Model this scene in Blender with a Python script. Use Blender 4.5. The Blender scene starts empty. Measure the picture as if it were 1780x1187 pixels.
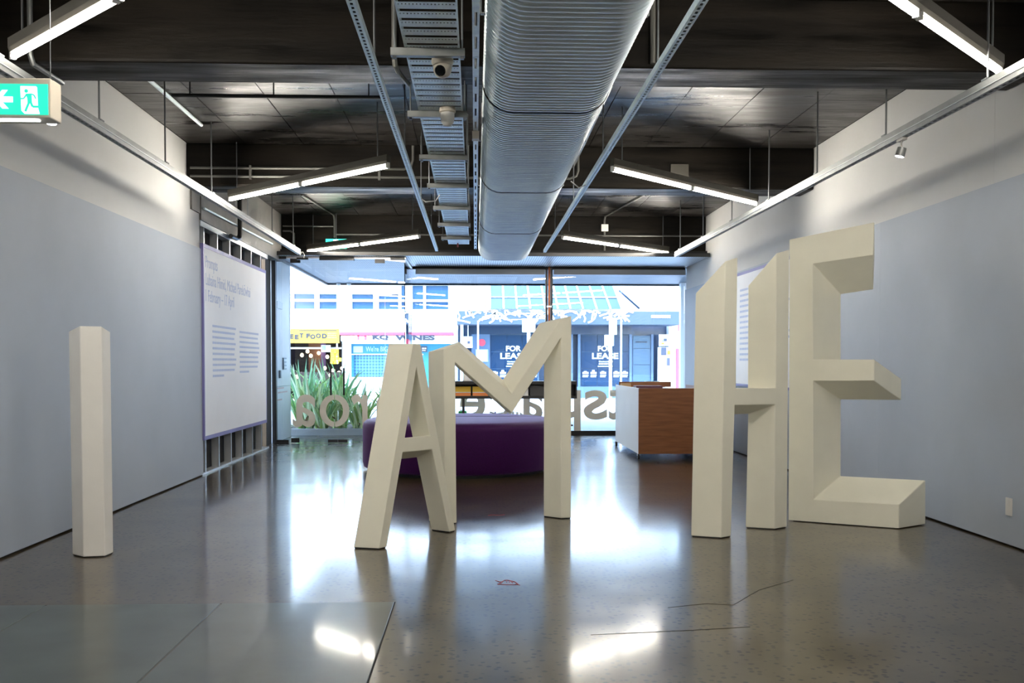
import bpy, math, random
from mathutils import Vector, Matrix
from mathutils.geometry import tessellate_polygon
random.seed(7)
S = bpy.context.scene
COL = S.collection

# ------------------------------------------------------------------ camera, light, exposure
cam_d = bpy.data.cameras.new('camera')
cam_d.sensor_width = 36.0
cam_d.lens = 34.382
cam_d.shift_y = 0.04551
cam_d.clip_end = 300
cam = bpy.data.objects.new('camera', cam_d)
COL.objects.link(cam)
cam.location = (0, 0, 1.3)
cam.rotation_euler = (math.radians(90 - 1.5), 0, math.radians(-2.156))
S.camera = cam

W = bpy.data.worlds.new('world')
S.world = W
W.use_nodes = True
wn = W.node_tree.nodes
sky = wn.new('ShaderNodeTexSky')
sky.sky_type = 'NISHITA'
sky.sun_disc = False
sky.sun_elevation = math.radians(48)
sky.sun_rotation = math.radians(195)
sky.dust_density = 0.4
sky.air_density = 1.3
sky.ozone_density = 3.0
W.node_tree.links.new(sky.outputs[0], wn['Background'].inputs[0])
wn['Background'].inputs[1].default_value = 1.05

sun_d = bpy.data.lights.new('sun', 'SUN')
sun_d.energy = 4.0
sun_d.angle = math.radians(0.6)
sun_d.color = (0.84, 0.93, 1.0)
sun = bpy.data.objects.new('sun', sun_d)
COL.objects.link(sun)
sun.rotation_euler = Vector((0.18, 0.64, -0.74)).to_track_quat('-Z', 'Y').to_euler()
TUBE = 62.0                                    # strength of the lamp tubes
S.view_settings.view_transform = 'Standard'
S.view_settings.look = 'None'
S.view_settings.gamma = 1
S.view_settings.use_curve_mapping = False
S.view_settings.exposure = 1.0
S.cycles.max_bounces = 10
S.cycles.transparent_max_bounces = 16
S.cycles.caustics_reflective = True
S.cycles.blur_glossy = 0.6
S.cycles.caustics_refractive = False
S.cycles.sample_clamp_indirect = 6.0

# ------------------------------------------------------------------ helpers
ORG = {}


def vec(p):
    return Vector(p)


class MB:
    def __init__(s):
        s.v = []
        s.f = []

    def add(s, vs, fs):
        o = len(s.v)
        s.v += [tuple(q) for q in vs]
        s.f += [[i + o for i in f] for f in fs]
        return s

    def box(s, x0, x1, y0, y1, z0, z1):
        vs = [(x, y, z) for z in (z0, z1) for y in (y0, y1) for x in (x0, x1)]
        return s.add(vs, [[0, 2, 3, 1], [4, 5, 7, 6], [0, 1, 5, 4], [2, 6, 7, 3], [0, 4, 6, 2], [1, 3, 7, 5]])

    def quad(s, a, b, c, d):
        return s.add([a, b, c, d], [[0, 1, 2, 3]])

    def bar(s, a, b, w, h, up=(0, 0, 1)):
        a, b = vec(a), vec(b)
        t = (b - a).normalized()
        u = vec(up)
        r = t.cross(u)
        if r.length < 1e-4:
            r = t.cross(Vector((1, 0, 0)))
        r.normalize()
        u = r.cross(t)
        vs = []
        for p in (a, b):
            for du, dr in ((-1, -1), (-1, 1), (1, 1), (1, -1)):
                vs.append(p + u * (du * h / 2) + r * (dr * w / 2))
        return s.add(vs, [[0, 1, 2, 3], [7, 6, 5, 4], [0, 4, 5, 1], [1, 5, 6, 2], [2, 6, 7, 3], [3, 7, 4, 0]])

    def tube(s, pts, r, n=8, cap=True, rs=None):
        pts = [vec(p) for p in pts]
        vs, fs = [], []
        prev = None
        for i, p in enumerate(pts):
            if i == 0:
                t = pts[1] - p
            elif i == len(pts) - 1:
                t = p - pts[i - 1]
            else:
                t = (pts[i + 1] - p).normalized() + (p - pts[i - 1]).normalized()
            t.normalize()
            if prev is None:
                ref = Vector((0, 0, 1)) if abs(t.z) < .9 else Vector((1, 0, 0))
                u = t.cross(ref).normalized()
            else:
                u = (prev - t * prev.dot(t)).normalized()
            prev = u
            w = t.cross(u)
            rr = rs[i] if rs else r
            for k in range(n):
                a = 2 * math.pi * k / n
                vs.append(p + u * (rr * math.cos(a)) + w * (rr * math.sin(a)))
        for i in range(len(pts) - 1):
            for k in range(n):
                k2 = (k + 1) % n
                fs.append([i * n + k, i * n + k2, (i + 1) * n + k2, (i + 1) * n + k])
        if cap:
            fs.append(list(range(n - 1, -1, -1)))
            fs.append([(len(pts) - 1) * n + k for k in range(n)])
        return s.add(vs, fs)

    def lathe(s, prof, c, n=24, axis=None):
        """prof = [(r, h)], turned about an axis through c (default z)."""
        ax = vec(axis or (0, 0, 1)).normalized()
        ref = Vector((1, 0, 0)) if abs(ax.x) < .9 else Vector((0, 1, 0))
        u = (ref - ax * ref.dot(ax)).normalized()
        w = ax.cross(u)
        c = vec(c)
        vs, fs = [], []
        for r, h in prof:
            for k in range(n):
                a = 2 * math.pi * k / n
                vs.append(c + ax * h + u * (r * math.cos(a)) + w * (r * math.sin(a)))
        for i in range(len(prof) - 1):
            for k in range(n):
                k2 = (k + 1) % n
                fs.append([i * n + k, i * n + k2, (i + 1) * n + k2, (i + 1) * n + k])
        fs.append(list(range(n - 1, -1, -1)))
        fs.append([(len(prof) - 1) * n + k for k in range(n)])
        return s.add(vs, fs)

    def poly(s, pts, off):
        """flat polygon (3d points) given thickness along vector off."""
        n = len(pts)
        a = [vec(p) for p in pts]
        b = [p + vec(off) for p in a]
        tri = tessellate_polygon([a])
        fs = [list(t) for t in tri] + [[i + n for i in reversed(t)] for t in tri]
        fs += [[i, (i + 1) % n, (i + 1) % n + n, i + n] for i in range(n)]
        return s.add(a + b, fs)

    def prism(s, fl, bl):
        """solid between matching outlines; lists of loops (first outline, then holes)."""
        fa = [[vec(p) for p in l] for l in fl]
        ba = [[vec(p) for p in l] for l in bl]
        tri = tessellate_polygon(fa)
        flat = [p for l in fa for p in l]
        flat_b = [p for l in ba for p in l]
        n = len(flat)
        fs = [list(t) for t in tri] + [[i + n for i in reversed(t)] for t in tri]
        o = 0
        for l in fa:
            m = len(l)
            fs += [[o + i, o + (i + 1) % m, o + (i + 1) % m + n, o + i + n] for i in range(m)]
            o += m
        return s.add(flat + flat_b, fs)

    def build(s, name, mat, parent=None, org=None, smooth=False, kind=None, label=None):
        o = Vector(org) if org is not None else (ORG[parent.name] if parent else Vector((0, 0, 0)))
        me = bpy.data.meshes.new(name)
        me.from_pydata([tuple(vec(p) - o) for p in s.v], [], s.f)
        me.validate()
        import bmesh
        bm = bmesh.new()
        bm.from_mesh(me)
        bmesh.ops.recalc_face_normals(bm, faces=bm.faces)
        bm.to_mesh(me)
        bm.free()
        me.materials.append(mat)
        if smooth:
            for p in me.polygons:
                p.use_smooth = True
            me.set_sharp_from_angle(angle=math.radians(40))
        ob = bpy.data.objects.new(name, me)
        COL.objects.link(ob)
        if parent:
            ob.parent = parent
        else:
            ob.location = o
        ORG[ob.name] = o
        if kind:
            ob['kind'] = kind
        if label:
            ob['label'] = label
        return ob


def box(name, mat, parent, *b, **k):
    return MB().box(*b).build(name, mat, parent, **k)


def thing(name, label, cat, loc, group=None):
    o = bpy.data.objects.new(name, None)
    COL.objects.link(o)
    o.location = loc
    o.empty_display_size = .1
    o['label'] = label
    o['category'] = cat
    if group:
        o['group'] = group
    ORG[o.name] = Vector(loc)
    return o


def tag(o, label, cat, group=None):
    o['label'] = label
    o['category'] = cat
    if group:
        o['group'] = group
    return o


def struct(name, loc=(0, 0, 0)):
    o = bpy.data.objects.new(name, None)
    COL.objects.link(o)
    o.location = loc
    o['kind'] = 'structure'
    ORG[o.name] = Vector(loc)
    return o


def dup(o, parent=None, loc=None, rot=None):
    c = o.copy()
    COL.objects.link(c)
    if parent:
        c.parent = parent
    if loc is not None:
        c.location = loc
    if rot is not None:
        c.rotation_euler = rot
    ORG[c.name] = Vector(c.location)
    for ch in list(o.children):
        dup(ch, c)
    return c


def bevel(o, w, seg=2):
    m = o.modifiers.new('bevel', 'BEVEL')
    m.width = w
    m.segments = seg
    m.limit_method = 'ANGLE'
    m.angle_limit = math.radians(30)
    return o


_tc = {}


def glyphs(txt, bold=0.0):
    """mesh of a line of text in the xy plane: verts, faces, bbox."""
    key = (txt, bold)
    if key not in _tc:
        cu = bpy.data.curves.new('text', 'FONT')
        cu.body = txt
        cu.size = 1.0
        cu.resolution_u = 4
        cu.offset = bold
        ob = bpy.data.objects.new('text', cu)
        me = ob.to_mesh()
        vs = [Vector(v.co) for v in me.vertices]
        fs = [list(p.vertices) for p in me.polygons]
        ob.to_mesh_clear()
        bpy.data.objects.remove(ob)
        bpy.data.curves.remove(cu)
        xs = [v.x for v in vs]
        ys = [v.y for v in vs]
        _tc[key] = (vs, fs, (min(xs), max(xs), min(ys), max(ys)))
    return _tc[key]


def text(mb, txt, o, right, up, width=None, height=None, bold=0.0, lift=.003):
    """text whose ink box starts at o; width and / or height fit the ink box."""
    vs, fs, (x0, x1, y0, y1) = glyphs(txt, bold)
    right, up, o = vec(right), vec(up), vec(o)
    nrm = right.cross(up).normalized()
    sx = width / (x1 - x0) if width else None
    sy = height / (y1 - y0) if height else None
    sx = sx or sy
    sy = sy or sx
    P = [o + right * ((v.x - x0) * sx) + up * ((v.y - y0) * sy) for v in vs]
    # a thin solid: front and back sheet plus rim
    n = len(P)
    edge = {}
    for f in fs:
        for i in range(len(f)):
            a, b = f[i], f[(i + 1) % len(f)]
            edge[(a, b)] = 1
    rim = [(a, b) for (a, b) in edge if (b, a) not in edge]
    F = [list(f) for f in fs] + [[i + n for i in reversed(f)] for f in fs]
    F += [[b, a, a + n, b + n] for a, b in rim]
    mb.add([p + nrm * lift for p in P] + P, F)
    return mb


def greek(mb, o, right, up, width, h, gap=.35, rnd=random, lift=.002, mean=.085):
    """a line of text too small to read: a row of word-long bars."""
    right, up, o = vec(right), vec(up), vec(o)
    nrm = right.cross(up).normalized()
    x = 0
    while x < width - .01:
        w = min(rnd.uniform(.4, 1.7) * mean, width - x)
        a = o + right * x
        b = o + right * (x + w)
        mb.add([a, b, b + up * h, a + up * h] + [q + nrm * lift for q in (a, b, b + up * h, a + up * h)],
               [[3, 2, 1, 0], [4, 5, 6, 7], [0, 1, 5, 4], [1, 2, 6, 5], [2, 3, 7, 6], [3, 0, 4, 7]])
        x += w + h * gap
    return mb


# ------------------------------------------------------------------ materials
def mat(name, col, rough=.5, metal=0.0, spec=.5, noise=None, bump=None, coat=0, emit=None, sheen=0):
    m = bpy.data.materials.new(name)
    m.use_nodes = True
    nt = m.node_tree
    b = nt.nodes['Principled BSDF']
    b.inputs['Base Color'].default_value = (*col, 1)
    b.inputs['Roughness'].default_value = rough
    b.inputs['Metallic'].default_value = metal
    b.inputs['Specular IOR Level'].default_value = spec
    if coat:
        b.inputs['Coat Weight'].default_value = coat
        b.inputs['Coat Roughness'].default_value = .08
    if sheen:
        b.inputs['Sheen Weight'].default_value = sheen
        b.inputs['Sheen Roughness'].default_value = .45
    if emit:
        b.inputs['Emission Color'].default_value = (*emit[0], 1)
        b.inputs['Emission Strength'].default_value = emit[1]
    if noise or bump:
        tc = nt.nodes.new('ShaderNodeTexCoord')
        n = nt.nodes.new('ShaderNodeTexNoise')
        nt.links.new(tc.outputs['Object'], n.inputs['Vector'])
        sc, amt = noise if noise else (bump[0], 0)
        n.inputs['Scale'].default_value = sc
        n.inputs['Detail'].default_value = 5
        if noise:
            r = nt.nodes.new('ShaderNodeValToRGB')
            r.color_ramp.elements[0].position = .3
            r.color_ramp.elements[1].position = .7
            r.color_ramp.elements[0].color = (*[c * (1 - amt) for c in col], 1)
            r.color_ramp.elements[1].color = (*[min(1, c * (1 + amt)) for c in col], 1)
            nt.links.new(n.outputs['Fac'], r.inputs['Fac'])
            nt.links.new(r.outputs['Color'], b.inputs['Base Color'])
        if bump:
            n2 = nt.nodes.new('ShaderNodeTexNoise')
            n2.inputs['Scale'].default_value = bump[0]
            n2.inputs['Detail'].default_value = 4
            nt.links.new(tc.outputs['Object'], n2.inputs['Vector'])
            bp = nt.nodes.new('ShaderNodeBump')
            bp.inputs['Strength'].default_value = bump[1]
            bp.inputs['Distance'].default_value = .01
            nt.links.new(n2.outputs['Fac'], bp.inputs['Height'])
            nt.links.new(bp.outputs['Normal'], b.inputs['Normal'])
    return m


def glass_mat(name, tint=(1, 1, 1), refl=1.0):
    m = bpy.data.materials.new(name)
    m.use_nodes = True
    nt = m.node_tree
    for n in list(nt.nodes):
        nt.nodes.remove(n)
    out = nt.nodes.new('ShaderNodeOutputMaterial')
    mix = nt.nodes.new('ShaderNodeMixShader')
    tr = nt.nodes.new('ShaderNodeBsdfTransparent')
    tr.inputs[0].default_value = (*tint, 1)
    gl = nt.nodes.new('ShaderNodeBsdfGlossy')
    gl.inputs['Roughness'].default_value = 0.0
    gl.inputs['Color'].default_value = (refl, refl, refl, 1)
    fr = nt.nodes.new('ShaderNodeFresnel')
    fr.inputs['IOR'].default_value = 1.45
    nt.links.new(fr.outputs[0], mix.inputs[0])
    nt.links.new(tr.outputs[0], mix.inputs[1])
    nt.links.new(gl.outputs[0], mix.inputs[2])
    nt.links.new(mix.outputs[0], out.inputs[0])
    return m


def floor_mat():
    m = bpy.data.materials.new('polished_concrete')
    m.use_nodes = True
    nt = m.node_tree
    L = nt.links.new
    b = nt.nodes['Principled BSDF']
    tc = nt.nodes.new('ShaderNodeTexCoord')
    big = nt.nodes.new('ShaderNodeTexNoise')
    big.inputs['Scale'].default_value = .9
    big.inputs['Detail'].default_value = 6
    big.inputs['Roughness'].default_value = .65
    L(tc.outputs['Object'], big.inputs['Vector'])
    r1 = nt.nodes.new('ShaderNodeValToRGB')
    r1.color_ramp.elements[0].position = .3
    r1.color_ramp.elements[0].color = (.024, .0175, .008, 1)
    r1.color_ramp.elements[1].position = .72
    r1.color_ramp.elements[1].color = (.098, .071, .034, 1)
    L(big.outputs['Fac'], r1.inputs['Fac'])
    vo = nt.nodes.new('ShaderNodeTexVoronoi')
    vo.inputs['Scale'].default_value = 30
    vo.inputs['Randomness'].default_value = 1
    L(tc.outputs['Object'], vo.inputs['Vector'])
    r2 = nt.nodes.new('ShaderNodeValToRGB')
    r2.color_ramp.elements[0].position = .26
    r2.color_ramp.elements[0].color = (1, 1, 1, 1)
    r2.color_ramp.elements[1].position = .42
    r2.color_ramp.elements[1].color = (0, 0, 0, 1)
    L(vo.outputs['Distance'], r2.inputs['Fac'])
    # only some cells are dark pebbles
    sp = nt.nodes.new('ShaderNodeSeparateColor')
    L(vo.outputs['Color'], sp.inputs[0])
    gt = nt.nodes.new('ShaderNodeMath')
    gt.operation = 'GREATER_THAN'
    gt.inputs[1].default_value = .5
    L(sp.outputs[0], gt.inputs[0])
    mu = nt.nodes.new('ShaderNodeMath')
    mu.operation = 'MULTIPLY'
    L(gt.outputs[0], mu.inputs[0])
    L(r2.outputs['Color'], mu.inputs[1])
    mu2 = nt.nodes.new('ShaderNodeMath')
    mu2.operation = 'MULTIPLY'
    mu2.inputs[1].default_value = .97
    L(mu.outputs[0], mu2.inputs[0])
    mx = nt.nodes.new('ShaderNodeMixRGB')
    L(mu2.outputs[0], mx.inputs[0])
    L(r1.outputs['Color'], mx.inputs[1])
    mx.inputs[2].default_value = (.001, .0012, .0016, 1)
    L(mx.outputs[0], b.inputs['Base Color'])
    rn = nt.nodes.new('ShaderNodeTexNoise')
    rn.inputs['Scale'].default_value = 2.2
    rn.inputs['Detail'].default_value = 5
    L(tc.outputs['Object'], rn.inputs['Vector'])
    mr = nt.nodes.new('ShaderNodeMapRange')
    mr.inputs['From Min'].default_value = .3
    mr.inputs['From Max'].default_value = .7
    mr.inputs['To Min'].default_value = .08
    mr.inputs['To Max'].default_value = .15
    L(rn.outputs['Fac'], mr.inputs['Value'])
    L(mr.outputs[0], b.inputs['Coat Roughness'])
    b.inputs['Roughness'].default_value = .31
    b.inputs['Coat Weight'].default_value = .82
    b.inputs['Coat IOR'].default_value = 1.36
    b.inputs['Specular IOR Level'].default_value = .12
    bp = nt.nodes.new('ShaderNodeBump')
    bp.inputs['Strength'].default_value = .012
    bp.inputs['Distance'].default_value = .004
    L(rn.outputs['Fac'], bp.inputs['Height'])
    L(bp.outputs['Normal'], b.inputs['Normal'])
    return m


def board_mat(name, c0, c1, rough, wscale):
    """board-marked old concrete: streaks along x plus blotches."""
    m = bpy.data.materials.new(name)
    m.use_nodes = True
    nt = m.node_tree
    L = nt.links.new
    b = nt.nodes['Principled BSDF']
    tc = nt.nodes.new('ShaderNodeTexCoord')
    mp = nt.nodes.new('ShaderNodeMapping')
    mp.inputs['Scale'].default_value = (.55, wscale, wscale)
    L(tc.outputs['Object'], mp.inputs['Vector'])
    n = nt.nodes.new('ShaderNodeTexNoise')
    n.inputs['Scale'].default_value = 1.6
    n.inputs['Detail'].default_value = 9
    n.inputs['Roughness'].default_value = .62
    L(mp.outputs[0], n.inputs['Vector'])
    r = nt.nodes.new('ShaderNodeValToRGB')
    r.color_ramp.elements[0].position = .34
    r.color_ramp.elements[0].color = (*c0, 1)
    r.color_ramp.elements[1].position = .66
    r.color_ramp.elements[1].color = (*c1, 1)
    L(n.outputs['Fac'], r.inputs['Fac'])
    L(r.outputs['Color'], b.inputs['Base Color'])
    mr = nt.nodes.new('ShaderNodeMapRange')
    mr.inputs['From Min'].default_value = .35
    mr.inputs['From Max'].default_value = .65
    mr.inputs['To Min'].default_value = rough - .1
    mr.inputs['To Max'].default_value = rough + .25
    L(n.outputs['Fac'], mr.inputs['Value'])
    L(mr.outputs[0], b.inputs['Roughness'])
    bp = nt.nodes.new('ShaderNodeBump')
    bp.inputs['Strength'].default_value = .6
    bp.inputs['Distance'].default_value = .012
    L(n.outputs['Fac'], bp.inputs['Height'])
    L(bp.outputs['Normal'], b.inputs['Normal'])
    return m


def perforated_mat(name, c, hole):
    m = mat(name, c, .4, .7)
    nt = m.node_tree
    L = nt.links.new
    b = nt.nodes['Principled BSDF']
    tc = nt.nodes.new('ShaderNodeTexCoord')
    vo = nt.nodes.new('ShaderNodeTexVoronoi')
    vo.inputs['Scale'].default_value = 26
    vo.inputs['Randomness'].default_value = 0
    L(tc.outputs['Object'], vo.inputs['Vector'])
    r = nt.nodes.new('ShaderNodeValToRGB')
    r.color_ramp.elements[0].position = .28
    r.color_ramp.elements[0].color = (*hole, 1)
    r.color_ramp.elements[1].position = .36
    r.color_ramp.elements[1].color = (*c, 1)
    L(vo.outputs['Distance'], r.inputs['Fac'])
    L(r.outputs['Color'], b.inputs['Base Color'])
    return m


def ply_mat():
    m = mat('plywood', (.30, .115, .035), .42)
    nt = m.node_tree
    L = nt.links.new
    b = nt.nodes['Principled BSDF']
    tc = nt.nodes.new('ShaderNodeTexCoord')
    mp = nt.nodes.new('ShaderNodeMapping')
    mp.inputs['Scale'].default_value = (1.2, 1.2, 14)
    L(tc.outputs['Object'], mp.inputs['Vector'])
    n = nt.nodes.new('ShaderNodeTexNoise')
    n.inputs['Scale'].default_value = 2.4
    n.inputs['Detail'].default_value = 6
    L(mp.outputs[0], n.inputs['Vector'])
    r = nt.nodes.new('ShaderNodeValToRGB')
    r.color_ramp.elements[0].position = .35
    r.color_ramp.elements[0].color = (.19, .066, .022, 1)
    r.color_ramp.elements[1].position = .7
    r.color_ramp.elements[1].color = (.29, .11, .038, 1)
    L(n.outputs['Fac'], r.inputs['Fac'])
    L(r.outputs['Color'], b.inputs['Base Color'])
    return m


def mesh_shutter_mat():
    m = mat('roller_mesh', (.10, .26, .42), .5)
    nt = m.node_tree
    L = nt.links.new
    b = nt.nodes['Principled BSDF']
    tc = nt.nodes.new('ShaderNodeTexCoord')
    vo = nt.nodes.new('ShaderNodeTexVoronoi')
    vo.inputs['Scale'].default_value = 9
    vo.inputs['Randomness'].default_value = 0
    L(tc.outputs['Object'], vo.inputs['Vector'])
    r = nt.nodes.new('ShaderNodeValToRGB')
    r.color_ramp.elements[0].position = .30
    r.color_ramp.elements[0].color = (.035, .13, .22, 1)
    r.color_ramp.elements[1].position = .5
    r.color_ramp.elements[1].color = (.14, .36, .52, 1)
    L(vo.outputs['Distance'], r.inputs['Fac'])
    L(r.outputs['Color'], b.inputs['Base Color'])
    return m


M = dict(
    floor=floor_mat(),
    patch=mat('grey_infill', (.062, .080, .074), .32, 0, .15, noise=(3.0, .2), coat=.5),
    wall_low=mat('grey_wall_paint', (.41, .455, .53), .62, 0, .35, noise=(1.2, .05), bump=(90, .04)),
    wall_up=mat('white_wall_paint', (.61, .61, .605), .65, 0, .35, noise=(1.5, .03), bump=(90, .04)),
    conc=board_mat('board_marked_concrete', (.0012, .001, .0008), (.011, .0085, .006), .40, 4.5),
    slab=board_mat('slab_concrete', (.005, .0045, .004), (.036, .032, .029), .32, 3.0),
    conc_grey=board_mat('grey_concrete', (.10, .095, .09), (.22, .21, .20), .55, 3),
    dark=mat('dark_backing', (.020, .020, .022), .8),
    gap=mat('dark_joint', (.012, .012, .012), .9),
    letter=mat('cream_paint', (.93, .90, .76), .52, 0, .4, noise=(6, .02), bump=(160, .05)),
    letter_white=mat('off_white_paint', (.96, .93, .88), .52, 0, .4, noise=(6, .02), bump=(160, .05)),
    galv=mat('galvanised_steel', (.80, .91, 1.0), .42, .3, noise=(14, .10)),
    galv_dull=mat('dull_zinc_steel', (.24, .25, .25), .42, .6, noise=(10, .12)),
    duct=mat('duct_steel', (.80, .90, 1.0), .32, .35, noise=(5, .07)),
    rubber=mat('black_rubber', (.012, .012, .013), .5),
    black=mat('black_metal', (.012, .013, .015), .4),
    rod=mat('zinc_rod', (.16, .17, .18), .45, .7),
    lampbody=mat('lamp_body', (.065, .060, .048), .45, .3),
    lampwhite=mat('lamp_cap', (.75, .74, .70), .4),
    tube=mat('lit_tube', (1, .97, .9), .4, emit=((1.0, .93, .81), TUBE)),
    spot=mat('spot_face', (1, 1, 1), .4, emit=((.95, .98, 1.0), 6)),
    exitgreen=mat('exit_green', (.02, .50, .30), .4, emit=((.01, .55, .36), .75)),
    exitwhite=mat('exit_white', (.85, .9, .9), .4, emit=((.82, .95, 1.0), .85)),
    cream=mat('cream_plastic', (.62, .56, .47), .45),
    whitepl=mat('white_plastic', (.72, .70, .66), .4),
    lens=mat('camera_lens', (.006, .007, .008), .12),
    pipe=mat('grey_conduit', (.12, .12, .11), .45, .2),
    pipe_dark=mat('dark_pipe', (.04, .042, .045), .45, .3),
    copper=mat('copper', (.50, .15, .06), .32, .85, noise=(6, .3)),
    glass=glass_mat('clear_glass', (.93, .965, .985)),
    film=mat('mirror_film', (.86, .83, .74), .25, .15),
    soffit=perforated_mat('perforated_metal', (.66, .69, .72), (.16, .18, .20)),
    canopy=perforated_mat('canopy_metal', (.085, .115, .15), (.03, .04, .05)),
    blind=mat('blind_box', (.30, .32, .34), .45, .3),
    alu=mat('aluminium', (.60, .62, .64), .35, .8),
    alu_pale=mat('pale_panel', (.62, .66, .70), .4, 0, noise=(2, .04)),
    purple=mat('purple_fabric', (.030, .001, .044), .46, 0, .25, noise=(60, .18), bump=(240, .25), sheen=.35),
    ply=ply_mat(),
    laminate=mat('white_laminate', (.88, .87, .86), .4, noise=(2, .03)),
    paper=mat('paper', (.80, .80, .78), .6),
    banner=mat('banner_cloth', (.86, .87, .92), .6, noise=(2, .02)),
    lilac=mat('lilac_edge', (.20, .19, .46), .5),
    ink=mat('lilac_ink', (.50, .57, .78), .6),
    steel_stud=mat('steel_stud', (.56, .58, .60), .38, .6, noise=(5, .08)),
    timber=mat('timber', (.42, .33, .24), .6, noise=(6, .15)),
    red=mat('red_chalk', (.42, .06, .05), .7),
    crack=mat('crack_dark', (.03, .026, .02), .8),
)


def flat(name, c, r=.6, **k):
    M[name] = mat(name, c, r, **k)
    return M[name]


# ================================================================== ROOM SHELL
XL, XR = -3.13, 3.77
YB = -9.0
# floor
fl = struct('floor')
MB().box(XL - .3, XR + .3, YB - .2, 17.56, -.2, 0).build('slab', M['floor'], fl)
# smooth grey infill: three panels, cut joints between them
for a, b in ((-3.10, -2.297), (-2.289, -1.372), (-1.364, -.440)):
    bevel(MB().box(a, b, -1.0, 5.29 - .0, -.05, .0035).build('floor_panel', M['patch'], fl), .002, 1)
MB().box(-.440, -.433, -1.0, 5.297, -.05, .0012).box(-3.1, -.44, 5.29, 5.297, -.05, .0012).build('joint', M['gap'], fl)
for pts in ([(1.02, 5.12, .0008), (1.25, 5.2, .0008), (1.38, 5.16, .0008), (1.62, 5.5, .0008), (1.9, 5.75, .0008)],
            [(.55, 4.62, .0008), (1.05, 4.68, .0008), (1.35, 4.73, .0008)]):
    c = MB()
    for p, q in zip(pts, pts[1:]):
        c.bar(p, q, .0025, .0012)
    c.build('crack', M['crack'], fl)

# walls: lower grey lining proud of the white upper wall
wl = struct('wall_left')
for a, b in ((YB, 1.2), (1.203, 6.6), (6.603, 11.36)):
    MB().box(XL - .18, XL - .022, a, b, 2.55, 3.72).build('upper_panel', M['wall_up'], wl)
for a, b in ((YB, 2.4), (2.402, 11.36)):
    MB().box(XL - .1, XL, a, b, .014, 2.6).build('lining_panel', M['wall_low'], wl)
MB().box(XL - .25, XL - .03, YB, 11.34, -.02, 2.6).build('backing', M['dark'], wl)
wr = struct('wall_right')
for a, b in ((YB, 2.0), (2.003, 7.05), (7.053, 17.48)):
    MB().box(XR + .022, XR + .2, a, b, 2.55, 3.72).build('upper_panel', M['wall_up'], wr)
for a, b in ((YB, 9.0), (9.0015, 17.48)):
    MB().box(XR, XR + .1, a, b, .014, 2.6).build('lining_panel', M['wall_low'], wr)
MB().box(XR + .03, XR + .25, YB, 17.46, -.02, 2.6).build('backing', M['dark'], wr)
wb = struct('wall_back')
MB().box(XL - .2, XR + .2, YB - .2, YB, 0, 3.72).build('wall_panel', M['wall_low'], wb)
# stud recess past the lining
wrc = struct('wall_recess')
MB().box(-3.40, -3.25, 11.34, 15.72, 0, 2.93).build('backing_board', M['dark'], wrc)
MB().box(-3.40, -3.13, 11.36, 16.0, 2.93, 3.72).build('concrete_lintel', M['conc_grey'], wrc)
MB().box(-3.25, -3.14, 11.36, 15.0, 0, .022).build('bottom_track', M['steel_stud'], wrc)
MB().box(-3.25, -3.14, 11.36, 15.0, 2.865, 2.93).build('top_track', M['steel_stud'], wrc)
for i in range(6):
    y = 11.50 + i * .6
    m = MB()
    m.box(-3.235, -3.145, y, y + .004, .022, 2.865).box(-3.149, -3.145, y, y + .045, .022, 2.865).box(-3.235, -3.231, y, y + .045, .022, 2.865)
    m.build('stud', M['steel_stud'], wrc)
    MB().lathe([(.022, 0), (.022, .006)], (-3.246, y + .32, .30), 10, (1, 0, 0)).build('hole_light_dot', M['whitepl'], wrc)  # white disc standing in for light showing at a punched stud hole
MB().box(-3.32, -3.235, 15.0, 15.26, 0, 2.93).build('timber_post', M['timber'], wrc)
MB().box(-3.40, -3.252, 15.30, 15.74, 0, 2.93).build('jamb', M['alu'], wrc)

# ceiling: slab cast in panels between beams
ce = struct('ceiling')
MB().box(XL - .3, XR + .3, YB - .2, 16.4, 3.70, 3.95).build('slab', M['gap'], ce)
bays = [(-9.0, 1.95, 8), (2.40, 6.42, 4), (6.88, 10.86, 4), (11.31, 16.0, 5)]
for y0, y1, ny in bays:
    nx = 11
    dx = (XR - XL) / nx
    dy = (y1 - y0) / ny
    for i in range(nx):
        for j in range(ny):
            z = 3.686 + random.uniform(0, .006)
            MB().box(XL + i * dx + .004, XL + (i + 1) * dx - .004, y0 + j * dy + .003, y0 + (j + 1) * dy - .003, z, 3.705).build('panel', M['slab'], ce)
for a, b, z in ((1.95, 2.40, 3.23), (6.42, 6.88, 3.23), (10.86, 11.31, 3.23), (16.0, 16.4, 3.06)):
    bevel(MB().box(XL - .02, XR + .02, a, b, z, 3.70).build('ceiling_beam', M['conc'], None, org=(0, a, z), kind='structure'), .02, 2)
MB().box(-3.17, -3.13, 11.0, 11.32, 3.0, 3.24).build('corbel', M['conc_grey'], wrc)

# perforated metal soffit indoors and the street canopy beyond it
so = struct('ceiling_soffit')
n = 6
for i in range(n):
    a = 15.66 + i * (1.84 / n)
    MB().box(-1.12 if a > 15.8 else -3.2, XR, a + .004, a + 1.84 / n - .004, 3.0, 3.02).build('soffit_panel', M['soffit'], so)
MB().box(-3.2, XR, 15.62, 15.655, 2.995, 3.05).build('edge_trim', M['black'], so)
MB().box(-3.2, XR, 15.64, 17.6, 3.021, 3.06).build('backing', M['gap'], so)

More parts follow.
